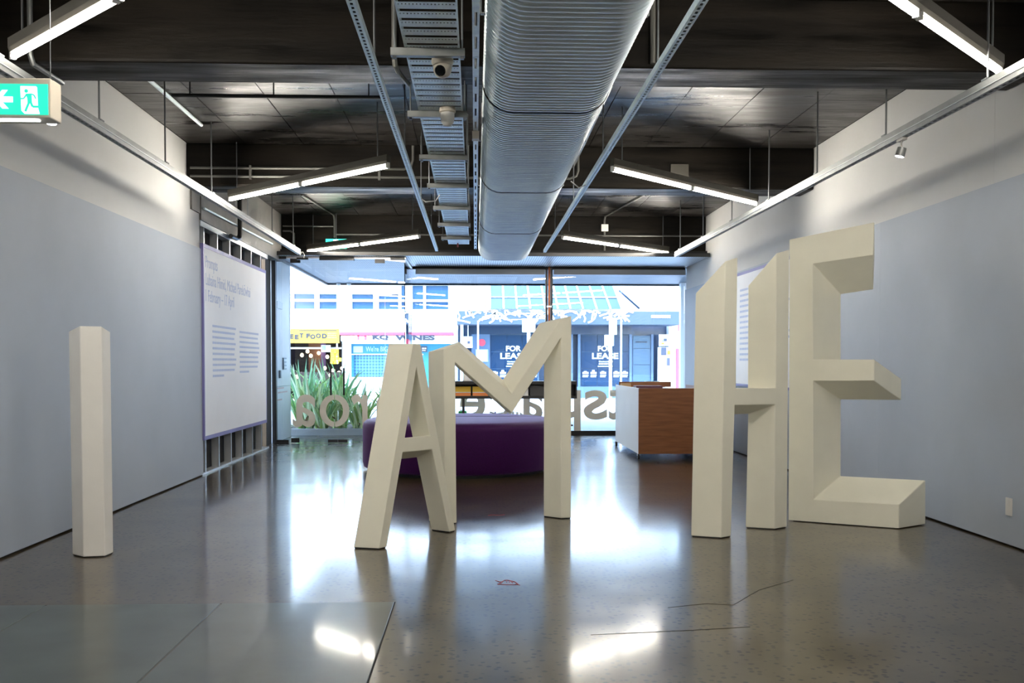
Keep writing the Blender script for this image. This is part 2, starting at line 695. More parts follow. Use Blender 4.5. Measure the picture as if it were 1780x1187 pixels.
# ================================================================== SHOP FRONT
# door plane y = 15.85
YD = 15.85
dr = struct('door_frame')
MB().box(-3.255, -3.19, YD - .05, YD + .05, 0, 2.99).build('jamb', M['black'], dr)
MB().box(-3.19, -3.0, YD - .03, YD + .03, 0, .055).build('bottom_rail', M['black'], dr)
MB().box(-3.19, -1.12, YD - .02, YD + .02, 2.965, 3.0).build('head_rail', M['alu'], dr)
MB().box(-2.49, -1.94, YD - .06, YD + .06, 2.935, 2.995).build('door_closer', M['black'], dr)
MB().box(-1.36, -1.13, YD - .04, YD + .04, 2.945, 2.995).build('head_cover', M['black'], dr)
MB().box(-3.19, -3.02, YD - .04, YD + .04, 2.955, 2.995).build('head_cover', M['black'], dr)
w2 = struct('window_2')
MB().box(-3.19, -2.965, YD - .006, YD + .006, .055, 2.965).build('pane', M['glass'], w2)
w4 = struct('window_4')
MB().box(-1.447, -1.135, YD - .006, YD + .006, .01, 2.965).build('pane', M['glass'], w4)


def door(nm, x0, x1, hx, px):
    d = struct(nm, ((x0 + x1) / 2, YD, 0))
    MB().box(x0, x1, YD - .006, YD + .006, .012, 2.962).build('pane', M['glass'], d)
    h = MB().tube([(hx, YD - .06, .775), (hx, YD - .06, 1.21)], .016, 10)
    for z in (.86, 1.13):
        h.tube([(hx, YD - .06, z), (hx, YD - .005, z)], .009, 8)
    h.build('handle', M['black'], d, smooth=True)
    for a, b, z0, z1 in px:
        MB().box(a, b, YD - .018, YD + .018, z0, z1).build('patch_fitting', M['black'], d)
    return d


d1 = door('door_1', -2.960, -2.214, -2.315, [(-3.03 + .07, -2.83, .012, .085), (-2.37, -2.214, .012, .06), (-2.96, -2.80, 2.895, 2.962)])
d2 = door('door_2', -2.208, -1.452, -2.107, [(-2.208, -2.06, .012, .06), (-1.60, -1.452, .012, .075), (-1.61, -1.452, 2.895, 2.962)])


def mirrored(mb, ch, x0, x1, z0, z1, y):
    # lettering reads from the street, so it is mirrored from inside: starts at x1, runs towards -x
    text(mb, ch, (x1, y, z0), (-1, 0, 0), (0, 0, 1), width=x1 - x0, height=z1 - z0, bold=.014, lift=.002)


YT = YD - .010
for par, ch, x0, x1, z0, z1 in ((d1, 'a', -2.936, -2.569, .262, .786),):
    m = MB()
    mirrored(m, ch, x0, x1, z0, z1, YT)
    m.build('lettering', M['film'], par, label='mirror-film letter a on door glass')
# the o spans both leaves: one half on each
vs, fs, bb = glyphs('o', .012)


def half_o(sign, par):
    x0, x1, z0, z1 = -2.504, -2.026, .262, .786
    cxm, rx, rz = (x0 + x1) / 2, (x1 - x0) / 2, (z1 - z0) / 2
    zc = (z0 + z1) / 2
    m = MB()
    N = 20
    ring = []
    a0 = math.pi / 2 + .03
    for i in range(N + 1):
        a = a0 + (math.pi - .06) * i / N
        c, s_ = math.cos(a) * sign, math.sin(a)
        ring.append((cxm + rx * c, zc + rz * s_, cxm + (rx - .105) * c, zc + (rz - .085) * s_))
    for p, q in zip(ring, ring[1:]):
        m.poly([(p[0], YT, p[1]), (q[0], YT, q[1]), (q[2], YT, q[3]), (p[2], YT, p[3])], (0, .002, 0))
    m.build('lettering', M['film'], par, label='half of the mirror-film letter o on door glass')


half_o(1, d1)
half_o(-1, d2)
for ch, x0, x1 in (('r', -2.00, -1.735),):
    m = MB()
    mirrored(m, ch, x0, x1, .27, .786, YT)
    m.build('lettering', M['film'], d2, label='mirror-film letter r on door glass')
m = MB()
mirrored(m, 'a', -1.66 + .01, -1.27, .262, .786, YT)
m.build('lettering', M['film'], w4, label='mirror-film letter a beside the doors')

# glass return from the door plane to the window plane
YW = 17.5
w3 = struct('window_3')
MB().box(-1.138, -1.126, YD, YW, .02, 2.965).build('pane', M['glass'], w3)
MB().box(-1.15, -1.11, YD, YW + .03, 2.965, 3.0).build('head_rail', M['alu'], w3)
MB().box(-1.15, -1.11, YD, YW, 0, .02).build('sill', M['black'], w3)

# main window
w1 = struct('window_1')
for a, b in ((-1.12, .035), (.045, 1.26), (1.38, 2.615), (2.625, 3.76)):
    MB().box(a, b, YW - .006, YW + .006, .075, 2.90).build('pane', M['glass'], w1)
MB().box(-1.15, XR, YW - .04, YW + .04, 0, .075).build('sill', M['black'], w1)
MB().box(-1.15, XR, YW - .03, YW + .03, 2.955, 3.0).build('head_rail', M['black'], w1)
for x in (1.255, 1.345):
    MB().box(x, x + .038, YW - .06, YW + .04, .075, 2.955).build('mullion', M['black'], w1)
for a, b in ((-1.05, 1.24), (1.40, 3.755)):
    MB().box(a, b, YW - .13, YW - .02, 2.935, 2.952).box(a, b, YW - .13, YW - .115, 2.86, 2.935).build('blind_box', M['blind'], w1)
    MB().tube([(a, YW - .07, 2.895), (b, YW - .07, 2.895)], .035, 12).build('blind_roll', M['alu'], w1, smooth=True)
YT = YW - .012
for ch, x0, x1, z0, z1 in (('e', -.278, .182, .27, .805), ('c', .26, .69, .27, .805), ('a', .80, 1.206, .27, .805),
                           ('p', 1.43, 1.895, .075, .805), ('s', 1.945, 2.368, .27, .805),
                           ('t', 2.40, 2.66, .27, .93), ('r', 2.76, 3.02, .28, .805), ('a', 3.10, 3.50, .27, .805)):
    m = MB()
    mirrored(m, ch, x0, x1, z0, z1, YT)
    m.build('lettering', M['film'], w1, label='mirror-film letter %s on window glass' % ch)
cp = thing('copper_pipe', 'copper downpipe running up the black window post', 'pipe', (1.318, YW - .10, 0))
MB().tube([(1.318, YW - .10, 0), (1.318, YW - .10, 3.0)], .021, 12).build('pipe', M['copper'], cp, smooth=True)
for z in (.5, 1.4, 2.28):
    MB().box(1.275, 1.361, YW - .13, YW - .06, z, z + .03).build('clamp', M['alu'], cp)

# ================================================================== LETTER SCULPTURES
LET = 'giant cream block letters on the gallery floor'


def letter(name, label, F, B, mtl):
    cx = sum(p[0] for p in F[0] + B[0]) / (2 * len(F[0]))
    cy = sum(p[1] for p in F[0] + B[0]) / (2 * len(F[0]))
    fix = lambda L: [[(x, y, .006 if z < .01 else z) for x, y, z in l] for l in L]
    o = MB().prism(fix(F), fix(B)).build(name, mtl, None, org=(cx, cy, 0))
    tag(o, label, 'letter sculpture', LET)
    bevel(o, .004, 1)
    foot = []
    for i in range(len(F[0])):
        j = (i + 1) % len(F[0])
        if F[0][i][2] < .01 and F[0][j][2] < .01:
            q = [F[0][i], F[0][j], B[0][j], B[0][i]]
            c = Vector((sum(p[0] for p in q) / 4, sum(p[1] for p in q) / 4, 0))
            q = [(c.x + (p[0] - c.x) * .93, c.y + (p[1] - c.y) * .93, 0) for p in q]
            MB().poly(q, (0, 0, .007)).build('foot', M['black'], o)
    return o


letter('letter_e', 'tall cream block letter E leaning towards the grey wall, right of the H',
       [[(2.571, 7.911, 0), (3.304, 7.483, 0), (3.303, 7.484, .193), (2.742, 7.811, .19), (2.733, 7.816, 1.152), (3.136, 7.581, 1.157), (3.135, 7.582, 1.325), (2.732, 7.817, 1.326), (2.723, 7.822, 2.097), (3.123, 7.589, 2.144), (3.128, 7.586, 2.4), (2.563, 7.916, 2.305)]],
       [[(2.873, 8.105, 0), (3.606, 7.678, 0), (3.603, 7.68, .358), (3.04, 8.008, .357), (3.036, 8.011, .992), (3.441, 7.775, .996), (3.439, 7.775, 1.169), (3.034, 8.011, 1.166), (3.029, 8.014, 1.864), (3.248, 7.887, 1.895), (3.254, 7.884, 2.152), (2.869, 8.108, 2.073)]], M['letter'])
letter('letter_h', 'tall cream block letter H with slanted tops standing beside the plywood desk',
       [[(1.814, 7.13, 0), (1.906, 7.195, 0), (1.934, 7.215, .983), (2.323, 7.491, .975), (2.326, 7.493, 0), (2.451, 7.582, 0), (2.457, 7.586, 2.185), (2.326, 7.493, 2.145), (2.328, 7.494, 1.102), (1.944, 7.222, 1.109), (1.952, 7.228, 2.083), (1.839, 7.148, 2.046)]],
       [[(1.609, 7.219, 0), (1.701, 7.284, 0), (1.75, 7.319, .904), (2.139, 7.595, .896), (2.122, 7.583, 0), (2.247, 7.672, 0), (2.263, 7.683, 1.939), (2.133, 7.591, 1.899), (2.135, 7.592, 1.099), (1.751, 7.32, 1.107), (1.752, 7.32, 1.85), (1.639, 7.24, 1.813)]], M['letter'])
letter('letter_a', 'cream block letter A with a narrow peak standing before the purple ottoman',
       [[(-.669, 6.796, 0), (-.623, 6.861, 0), (-.52, 7.004, .658), (-.32, 7.284, .653), (-.198, 7.454, 0), (-.155, 7.515, 0), (-.4, 7.173, 1.435), (-.449, 7.103, 1.434)],
        [(-.503, 7.028, .76), (-.336, 7.261, .758), (-.425, 7.137, 1.266)]],
       [[(-.852, 6.852, 0), (-.806, 6.916, 0), (-.646, 7.14, .585), (-.445, 7.421, .581), (-.342, 7.565, 0), (-.299, 7.625, 0), (-.582, 7.229, 1.438), (-.631, 7.16, 1.437)],
        [(-.638, 7.151, .74), (-.472, 7.384, .738), (-.56, 7.259, 1.246)]], M['letter'])
letter('letter_m', 'cream block letter M with a deep V hanging before the purple ottoman',
       [[(-.244, 7.856, 0), (-.149, 7.878, 0), (-.161, 7.875, 1.301), (.3, 7.983, .888), (.712, 8.079, 1.506), (.711, 8.079, 0), (.798, 8.099, 0), (.8, 8.1, 1.687), (.709, 8.078, 1.664), (.297, 7.982, 1.044), (-.145, 7.879, 1.447), (-.252, 7.854, 1.41)]],
       [[(-.381, 7.976, 0), (-.286, 7.998, 0), (-.193, 8.02, 1.3), (.268, 8.127, .886), (.575, 8.199, 1.508), (.574, 8.199, 0), (.661, 8.219, 0), (.628, 8.212, 1.652), (.537, 8.19, 1.628), (.229, 8.118, 1.159), (-.129, 8.035, 1.47), (-.382, 7.976, 1.386)]], M['letter'])
# the I is a hexagonal column
b6 = [(-2.715, 6.67), (-2.608, 6.583), (-2.476, 6.609), (-2.465, 6.731), (-2.572, 6.818), (-2.704, 6.792)]
m = MB()
zt = [1.508, 1.542, 1.540, 1.507, 1.472, 1.474]
t6 = [(-2.723, 6.67), (-2.614, 6.583), (-2.483, 6.609), (-2.470, 6.731), (-2.579, 6.818), (-2.711, 6.792)]
m.add([(x, y, .006) for x, y in b6] + [(x, y, z) for (x, y), z in zip(t6, zt)],
      [[5, 4, 3, 2, 1, 0], [6, 7, 8, 9, 10, 11]] + [[i, (i + 1) % 6, (i + 1) % 6 + 6, i + 6] for i in range(6)])
oi = tag(m.build('letter_i', M['letter_white'], None, org=(-2.59, 6.7, 0)), 'off-white six-sided column letter I standing alone by the grey wall', 'letter sculpture', LET)
bevel(oi, .004, 1)
MB().poly([(-2.59 + (x + 2.59) * .94, 6.7 + (y - 6.7) * .94, 0) for x, y in b6], (0, 0, .007)).build('foot', M['black'], oi)

# ================================================================== OTTOMAN
ot = thing('round_ottoman', 'large round purple fabric ottoman with a flat seamed top', 'ottoman', (-.18, 11.97, 0))
R0 = 1.185


def half_disc(sign):
    m = MB()
    N = 28
    prof = [(R0 - .06, .035), (R0 - .015, .06), (R0, .12), (R0, .53), (R0 - .012, .575), (R0 - .045, .605), (R0 - .10, .618), (R0 - .5, .624), (.0, .625)]
    vs, fs = [], []
    for i in range(N + 1):
        a = math.pi * i / N
        for r, z in prof:
            vs.append((-.18 + r * math.cos(a), 11.97 + .30 + sign * (.006 + r * math.sin(a) * 1.0) - .0, z))
    return m, prof, N, sign


def ottoman_section(y_cut, front):
    """part of the disc on one side of a chord seam at y_cut (relative to the centre)."""
    a0 = math.asin(y_cut / R0)
    if front:
        angs = [math.pi - a0 + (math.pi + 2 * a0) * i / 44 for i in range(45)]
    else:
        angs = [a0 + (math.pi - 2 * a0) * i / 32 for i in range(33)]
    e = -.012 if front else .012
    prof = [(.95, .035), (.988, .055), (1.0, .11), (1.0, .53), (.99, .575), (.962, .606), (.915, .619), (.6, .625)]
    pts = []
    c = Vector((-.18, 11.97 + y_cut + e, 0))
    for a in angs:
        p = Vector((-.18 + R0 * math.cos(a), 11.97 + R0 * math.sin(a), 0))
        pts.append(p)
    vs, fs = [], []
    ctr = Vector((-.18, 11.97 + y_cut + (-.35 if front else .30), 0))
    cl = [Vector((pts[-1].x + (pts[0].x - pts[-1].x) * t, pts[0].y + e, 0)) for t in (.1, .2, .35, .5, .65, .8, .9)]
    loop = pts + cl
    n = len(loop)
    for k, h in prof:
        for p in loop:
            q = ctr + (p - ctr) * k
            vs.append((q.x, q.y, h))
    for i in range(len(prof) - 1):
        for j in range(n):
            fs.append([i * n + j, i * n + (j + 1) % n, (i + 1) * n + (j + 1) % n, (i + 1) * n + j])
    fs.append(list(range(n - 1, -1, -1)))
    fs.append([(len(prof) - 1) * n + j for j in range(n)])
    return MB().add(vs, fs)


ottoman_section(.42, True).build('seat_section', M['purple'], ot, smooth=True)
ottoman_section(.42, False).build('seat_section', M['purple'], ot, smooth=True)
MB().lathe([(R0 - .12, 0), (R0 - .12, .05)], (-.18, 11.97, 0), 40).build('plinth', M['black'], ot, smooth=True)

# ================================================================== DESK + CHAIR
dk = thing('reception_desk', 'plywood reception desk on casters with white side', 'desk', (2.75, 14.05, 0))
MB().box(2.185, 2.203, 13.018, 15.15, .075, .955).build('side_panel', M['laminate'], dk, label='white laminate side panel')
MB().box(2.185, 3.30, 13.0, 13.018, .075, .955).build('front_panel', M['ply'], dk)
MB().box(3.282, 3.30, 13.018, 15.15, .075, .955).build('side_panel', M['ply'], dk)
MB().box(2.203, 3.282, 13.018, 14.3, .90, .925).build('worktop', M['laminate'], dk)
MB().box(2.203, 2.9, 14.3, 15.12, .90, .925).build('worktop', M['laminate'], dk)
MB().box(2.203, 3.0, 14.9, 14.92, .925, 1.005).build('upstand', M['ply'], dk)
MB().box(2.203, 3.282, 13.018, 15.15, .076, .092).build('base_board', M['ply'], dk)
for x, y in ((2.19, 13.03), (2.19, 15.1), (3.27, 13.03), (3.27, 15.1)):
    cst = MB().lathe([(.018, -.014), (.036, -.014), (.038, -.007), (.038, .007), (.036, .014), (.018, .014)], (x, y, .038), 14, (1, 0, 0)).build('caster', M['rubber'], dk, smooth=True)
    MB().box(x - .02, x + .02, y - .012, y + .012, .050, .076).build('fork', M['alu'], cst)
o = MB().box(2.30, 2.68, 13.9, 14.15, .925, .966)
tag(o.build('book', flat('maroon', (.09, .02, .03), .5), None, org=(2.5, 14.0, .925)), 'dark maroon book lying on the desk top', 'book')
o = MB().box(2.62, 2.90, 13.30, 13.52, .925, .930).box(2.63, 2.905, 13.29, 13.515, .930, .936)
tag(o.build('paper_stack', flat('cream_paper', (.70, .66, .52), .6), None, org=(2.75, 13.4, .925)), 'cream paper sheets lying on the desk top', 'paper')
o = MB().box(2.22, 2.36, 14.75, 14.88, .925, .985)
tag(o.build('card_box', flat('kraft', (.45, .30, .16), .7), None, org=(2.29, 14.8, .925)), 'small kraft card box at the far desk corner', 'box')

ch = thing('shell_chair', 'pale blue shell chair with thin legs behind the desk', 'chair', (2.85, 15.5, 0))
flat('paleblue', (.45, .62, .70), .4)
m = MB()
prof = [(.20, .44), (.10, .43), (-.05, .425), (-.18, .44), (-.225, .50), (-.24, .62), (-.245, .80), (-.25, 1.0)]
vs = []
for i, (y, z) in enumerate(prof):
    w = [.19, .22, .23, .22, .20, .20, .19, .12][i]
    for k in range(7):
        t = k / 6 * 2 - 1
        cu = abs(t) ** 2.5 * (.05 if i < 4 else .06)
        vs.append((2.85 + w * t, 15.5 - y - (cu if i >= 4 else 0), z + (cu if i < 4 else 0)))
fs = [[i * 7 + k, i * 7 + k + 1, (i + 1) * 7 + k + 1, (i + 1) * 7 + k] for i in range(7) for k in range(6)]
m.add(vs, fs)
o = m.build('shell', M['paleblue'], ch, smooth=True)
o.modifiers.new('solid', 'SOLIDIFY').thickness = .012
for sx in (-1, 1):
    for sy in (-1, 1):
        MB().tube([(2.85 + sx * .12, 15.5 + sy * .12, .425), (2.85 + sx * .22, 15.5 + sy * .21, 0)], .009, 8).build('leg', M['black'], ch)

# ================================================================== BOOK STAND BY THE WINDOW
bs = thing('display_shelf', 'long black display shelf holding books by the window', 'shelf', (.58, 16.65, 0))
MB().box(-.56, 1.72, 16.48, 16.84, .690, .735).build('shelf_board', M['black'], bs)
MB().box(-.56, 1.72, 16.48, 16.84, .93, .985).build('top_board', M['black'], bs)
MB().box(-.56, 1.72, 16.82, 16.84, .735, .93).build('back_panel', M['black'], bs)
for x in (-.56, 1.70):
    MB().box(x, x + .02, 16.48, 16.82, .735, .93).build('end_panel', M['black'], bs)
for x in (-.20, 1.45):
    for y in (16.50, 16.78):
        MB().box(x - .02, x + .02, y, y + .03, 0, .69).build('leg', M['black'], bs)
MB().box(-.5, 1.66, 16.53, 16.78, .22, .245).build('lower_board', M['black'], bs)
flat('bookyellow', (.80, .50, .03), .5)
flat('bookorange', (.72, .22, .05), .5)
flat('bookgrey', (.55, .62, .68), .5)
flat('bookblack', (.015, .017, .022), .4)


def facing_book(name, label, x0, x1, z0, z1, y, bands):
    t = thing(name, label, 'book', ((x0 + x1) / 2, y, z0), 'books facing out on the black display shelf')
    h = z1 - z0
    ln = lambda a: y + .035 * a
    for nm, f0, f1, mt in bands:
        a, b = z0 + h * f0, z0 + h * f1
        m = MB()
        m.add([(x0, ln(f0), a), (x1, ln(f0), a), (x1, ln(f1), b), (x0, ln(f1), b)] + [(x0, ln(f0) + .018, a), (x1, ln(f0) + .018, a), (x1, ln(f1) + .018, b), (x0, ln(f1) + .018, b)],
              [[0, 1, 2, 3], [7, 6, 5, 4], [0, 4, 5, 1], [1, 5, 6, 2], [2, 6, 7, 3], [3, 7, 4, 0]])
        m.build(nm, mt, t)


BND = [('cover', 0, .34, M['bookorange']), ('cover_band', .34, .42, M['bookgrey']), ('cover_top', .42, 1, M['bookyellow'])]
facing_book('facing_book', 'yellow and orange book facing out, first on the black shelf from the doors', -.335, -.075, .735, .892, 16.55, BND)
facing_book('facing_book', 'yellow and orange book facing out beside its twin, under the V of the M', -.045, .215, .735, .892, 16.55, BND)
facing_book('facing_book', 'black covered book facing out in the V gap of the M', .93, 1.17, .735, .912, 16.55, [('cover', 0, 1, M['bookblack'])])
facing_book('facing_book', 'pale blue grey book facing out beside the black one', 1.20, 1.40, .735, .90, 16.55, [('cover', 0, 1, M['bookgrey'])])
facing_book('facing_book', 'white card book facing out between yellow and black books', .78, .90, .735, .86, 16.55, [('cover', 0, 1, M['paper'])])
for i, (x, w, h) in enumerate(((.24, .05, .19), (.33, .02, .22), (.40, .03, .20), (.47, .02, .21), (.54, .03, .19), (.62, .04, .22), (.70, .03, .21))):
    o = MB().box(x, x + w, 16.56, 16.74, .245, .245 + h).build('standing_book', (M['paper'], M['lilac'], M['bookgrey'])[i % 3], None, org=(x + w / 2, 16.65, .245))
    tag(o, '%s %s book on the lower shelf board behind the ottoman, %s from the green tub' % ('thick' if w > .035 else 'thin', ('white', 'lilac', 'grey')[i % 3], ('first', 'second', 'third', 'fourth', 'fifth', 'sixth', 'seventh')[i]), 'book', 'books standing on the lower board of the display shelf')
o = MB().box(-.29, -.15, 16.88, 17.05, .0, .46).build('green_tub', flat('bright_green', (.03, .55, .10), .5), None, org=(-.22, 16.96, 0))
tag(bevel(o, .01), 'bright green tub behind the leg of the display shelf', 'tub')
t = thing('leaflet_holder', 'clear white leaflet holder standing on the black display shelf', 'holder', (-.14, 16.66, .985))
MB().box(-.21, -.06, 16.60, 16.70, .985, 1.0).build('base', M['whitepl'], t)
MB().box(-.20, -.07, 16.66, 16.67, 1.0, 1.12).build('leaflet', M['paper'], t)

# ================================================================== WALL PANELS WITH TEXT
bn = thing('wall_banner', 'large white text banner with lilac edges fixed to the bare studs', 'banner', (-3.11, 13.0, .41))
MB().box(-3.142, -3.108, 11.37, 14.68, .45, 2.62).build('sheet', M['banner'], bn)
MB().box(-3.143, -3.105, 11.37, 14.68, 2.62, 2.665).box(-3.143, -3.105, 11.37, 14.68, .405, .45).box(-3.143, -3.105, 11.34, 11.37, .405, 2.665).box(-3.143, -3.105, 14.68, 14.70, .405, 2.665).build('edge_strip', M['lilac'], bn, label='lilac edge strip')
m = MB()
RT, UP = (0, 1, 0), (0, 0, 1)
vs0, fs0, bb0 = glyphs('Lubaina Himid, Michael Parekōwhai')
hh = 2.24 / (bb0[1] - bb0[0])
for s_, z in (('Prompts', 2.40), ('Lubaina Himid, Michael Parekōwhai', 2.20), ('1 February – 17 April', 2.01)):
    v_, f_, b_ = glyphs(s_)
    text(m, s_, (-3.1079, 11.44, z + b_[2] * hh * 1.25), RT, UP, width=(b_[1] - b_[0]) * hh, height=(b_[3] - b_[2]) * hh * 1.25, lift=.0015)
m.build('heading', M['ink'], bn, label='pale blue heading text')
for c0, c1, n in ((11.72, 12.86, 10), (13.05, 14.22, 9)):
    m = MB()
    for i in range(n):
        wdt = (c1 - c0) * (random.uniform(.9, 1) if i < n - 1 else .45)
        greek(m, (-3.1079, c0, 1.72 - i * .066 - (.03 if c0 > 13 else 0)), RT, UP, wdt, .027, lift=.0015)
    m.build('text_column', M['ink'], bn, kind='stuff')
rb = thing('wall_banner', 'white text banner with lilac edges on the wall behind the H', 'banner', (3.755, 12.8, .98))
MB().box(3.750, 3.769, 11.0, 14.55, 1.0, 2.53).build('sheet', M['banner'], rb)
MB().box(3.748, 3.769, 11.0, 14.55, 2.53, 2.57).box(3.748, 3.769, 11.0, 14.55, .965, 1.0).build('edge_strip', M['lilac'], rb, label='lilac edge strip')
m = MB()
for i in range(14):
    greek(m, (3.7502, 13.75, 2.30 - i * .075), (0, -1, 0), UP, random.uniform(.7, .9), .03, lift=.0015)
    greek(m, (3.7502, 12.7, 2.42 - i * .075), (0, -1, 0), UP, random.uniform(.9, 1.2), .03, lift=.0015)
m.build('text_column', M['ink'], rb, kind='stuff')
sk = thing('wall_socket', 'white power socket low on the grey wall beyond the E', 'socket', (3.765, 6.74, .285))
bevel(MB().box(3.758, 3.770, 6.705, 6.78, .22, .345).build('plate', M['whitepl'], sk), .003)
MB().box(3.755, 3.758, 6.735, 6.75, .30, .325).build('switch', M['whitepl'], sk)
# red chalk drawings on the floor
m = MB()
pts = [[(.13, 5.70), (.17, 5.69), (.235, 5.685), (.25, 5.70), (.235, 5.76), (.21, 5.79)],
       [(.16, 5.76), (.17, 5.80), (.19, 5.81), (.21, 5.79), (.22, 5.73)], [(.12, 5.80), (.145, 5.76), (.16, 5.765), (.15, 5.73), (.13, 5.70)],
       [(.185, 5.80), (.185, 5.755)], [(.205, 5.79), (.20, 5.745)], [(.235, 5.70), (.26, 5.672)]]
for l in pts:
    for a, b in zip(l, l[1:]):
        m.bar((*a, .0012), (*b, .0012), .005, .0016)
tag(m.build('chalk_drawing', M['red'], None, org=(.19, 5.75, 0)), 'small red chalk outline of a hand drawn on the concrete', 'drawing')
m = MB()
l = [(.11, 8.28), (.15, 8.31), (.2, 8.29), (.25, 8.31)]
for a, b in zip(l, l[1:]):
    m.bar((*a, .0012), (*b, .0012), .014, .0016)
tag(m.build('chalk_mark', M['red'], None, org=(.18, 8.3, 0)), 'faint red chalk mark on the floor before the ottoman', 'drawing')

# ================================================================== CEILING SERVICES
ZS = 3.69


def rod(par, x, y, z0, z1=3.686, r=.006, name='rod'):
    if z1 > 3.5 and (6.40 < y < 6.90 or 10.84 < y < 11.33):
        z1 = 3.235                                    # fixed under a beam
    return MB().tube([(x, y, z0), (x, y, z1)], r, 6).build(name, M['rod'], par)


# --- twin tube lamps (built once along +x, then copied)
LAMPS = 'twin tube lamps hung in a zigzag'


def make_lamp(label):
    t = thing('tube_lamp', label, 'lamp', (0, 0, 0), LAMPS)
    m = MB()
    prof = [(-.016, .024), (.016, .024), (.024, .050), (.024, .105), (-.024, .105), (-.024, .050)]
    m.prism([[(-1.345, y, z) for y, z in prof]], [[(1.345, y, z) for y, z in prof]])
    m.build('housing', M['lampbody'], t)
    for s_ in (-1, 1):
        MB().tube([(s_ * .035, 0, 0), (s_ * 1.325, 0, 0)], .0165, 12).build('tube', M['tube'], t, smooth=True)
        for x in (s_ * .022, s_ * 1.335):
            MB().box(x - .012, x + .012, -.016, .016, -.016, .034).build('holder', M['lampwhite'], t)
        rod(t, s_ * 1.19, 0, .105, ZS - 3.085)
    return t


L0 = make_lamp('twin tube lamp hung beside the green exit sign')
lampspots = [((-1.745, 4.905), -45, None),
             ((2.275, 4.99), 45, 'twin tube lamp above the wall spotlight, nearest on the E side'),
             ((-1.735, 9.91), -45, 'twin tube lamp over the end of the grey left wall, second of its row'),
             ((2.215, 9.99), 45, 'twin tube lamp beyond the duct, above the H'),
             ((-1.735, 14.90), -45, 'farthest twin tube lamp, over the glass doors'),
             ((2.195, 14.93), 45, 'farthest twin tube lamp, over the plywood desk')]
for (x, y), a, lab in lampspots:
    o = L0 if lab is None else dup(L0)
    o.location = (x, y, 3.08)
    o.rotation_euler = (0, 0, math.radians(a))
    if lab:
        o['label'] = lab
# unseen rows behind the camera; the farther one is added to brighten the letters
for (x, y), a, lab in (((-1.745, -.1), -45, 'twin tube lamp behind the viewer on the column side'),
                       ((2.275, 0.0), 45, 'twin tube lamp behind the viewer on the E side'),
                   ((-1.745, -5.1), -45, 'unseen twin tube lamp added farther behind the viewer on the column side'),
                   ((2.275, -5.0), 45, 'unseen twin tube lamp added farther behind the viewer on the E side')):
    o = dup(L0)
    o.location = (x, y, 3.08)
    o.rotation_euler = (0, 0, math.radians(a))
    o['label'] = lab


# --- slotted channels
def slotted(name, par, x, w, h, z, y0, y1, pitch=.052, mt=None):
    mt = mt or M['galv']
    m = MB()
    m.box(x - w / 2, x - w / 2 + .003, y0, y1, z, z + h).box(x + w / 2 - .003, x + w / 2, y0, y1, z, z + h)
    m.box(x - w / 2 + .003, x - w * .17, y0, y1, z, z + .003).box(x + w * .17, x + w / 2 - .003, y0, y1, z, z + .003)
    k = y0
    while k < y1 - pitch * .4:
        m.box(x - w * .17, x + w * .17, k, k + pitch * .45, z, z + .003)
        k += pitch
    return m.build(name, mt, par)


def channel(label, x, z, y0, y1, rods, w=.041):
    t = thing('slotted_channel', label, 'channel', (x, y0, z), 'slotted steel channels running to the shop front')
    slotted('channel', t, x, w, .041, z, y0, y1)
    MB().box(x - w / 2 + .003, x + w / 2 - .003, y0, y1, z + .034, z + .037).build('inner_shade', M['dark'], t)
    for y in rods:
        rod(t, x, y, z + .037)
    return t


channel('slotted steel channel crossing the frame between tube lamp and cable tray', -.568, 2.95, 1.0, 14.6, (3.2, 5.6, 8.0, 10.4, 12.8))
channel('slotted steel channel on the far side of the duct, over the H', 1.045, 2.95, 1.0, 14.7, (3.2, 5.6, 8.0, 10.4, 12.8))
t = thing('slotted_channel', 'slim steel channel hung between cable tray and duct', 'channel', (.012, 1, 2.95), 'slotted steel channels running to the shop front')
slotted('channel', t, .005, .036, .03, 2.95, 1.0, 14.3, pitch=.35)
for y in (3.3, 5.9, 8.5, 11.5, 13.7):
    rod(t, .005, y, 2.95)
bx = MB().box(-.02, .03, 7.02, 7.10, 2.895, 2.95).build('junction_box', M['cream'], t)
MB().box(-.012, .022, 7.02, 7.10, 2.981, 3.02).build('junction_box', M['cream'], t)


# --- lighting rails along both walls
def rail(label, x, side, z, y1, rods):
    t = thing('lighting_rail', label, 'rail', (x, 0, z), 'long lighting rails hung along both walls')
    slotted('track', t, x, .046, .03, z, -3.0, y1, pitch=.07, mt=M['galv_dull'])
    MB().box(x - .017, x + .017, -3.0, y1, z + .012, z + .028).build('track_core', M['dark'], t)
    MB().box(x - .028, x + .028, -3.0, y1, z + .03, z + .036).build('lip', M['alu'], t)
    MB().box(x - .0205, x + .0205, -3.0, y1, z + .036, z + .077).build('carrier', M['galv_dull'], t)
    for y in rods:
        r = rod(t, x, y, z + .077, r=.007)
        MB().box(x - .024, x + .024, y - .03, y + .03, z + .077, z + .087).build('clip', M['rod'], t)
    return t


rail('long lighting rail over the grey wall with the exit sign', -2.61, 1, 2.90, 14.68, [1.15, 2.6, 4.05, 5.5, 6.95, 8.4, 9.85, 11.4, 12.75, 14.2])
rail('long lighting rail over the wall behind the E', 3.02, -1, 2.885, 14.66, [1.35, 2.8, 4.25, 5.7, 7.13, 8.58, 10.0, 11.45, 12.9, 14.35])


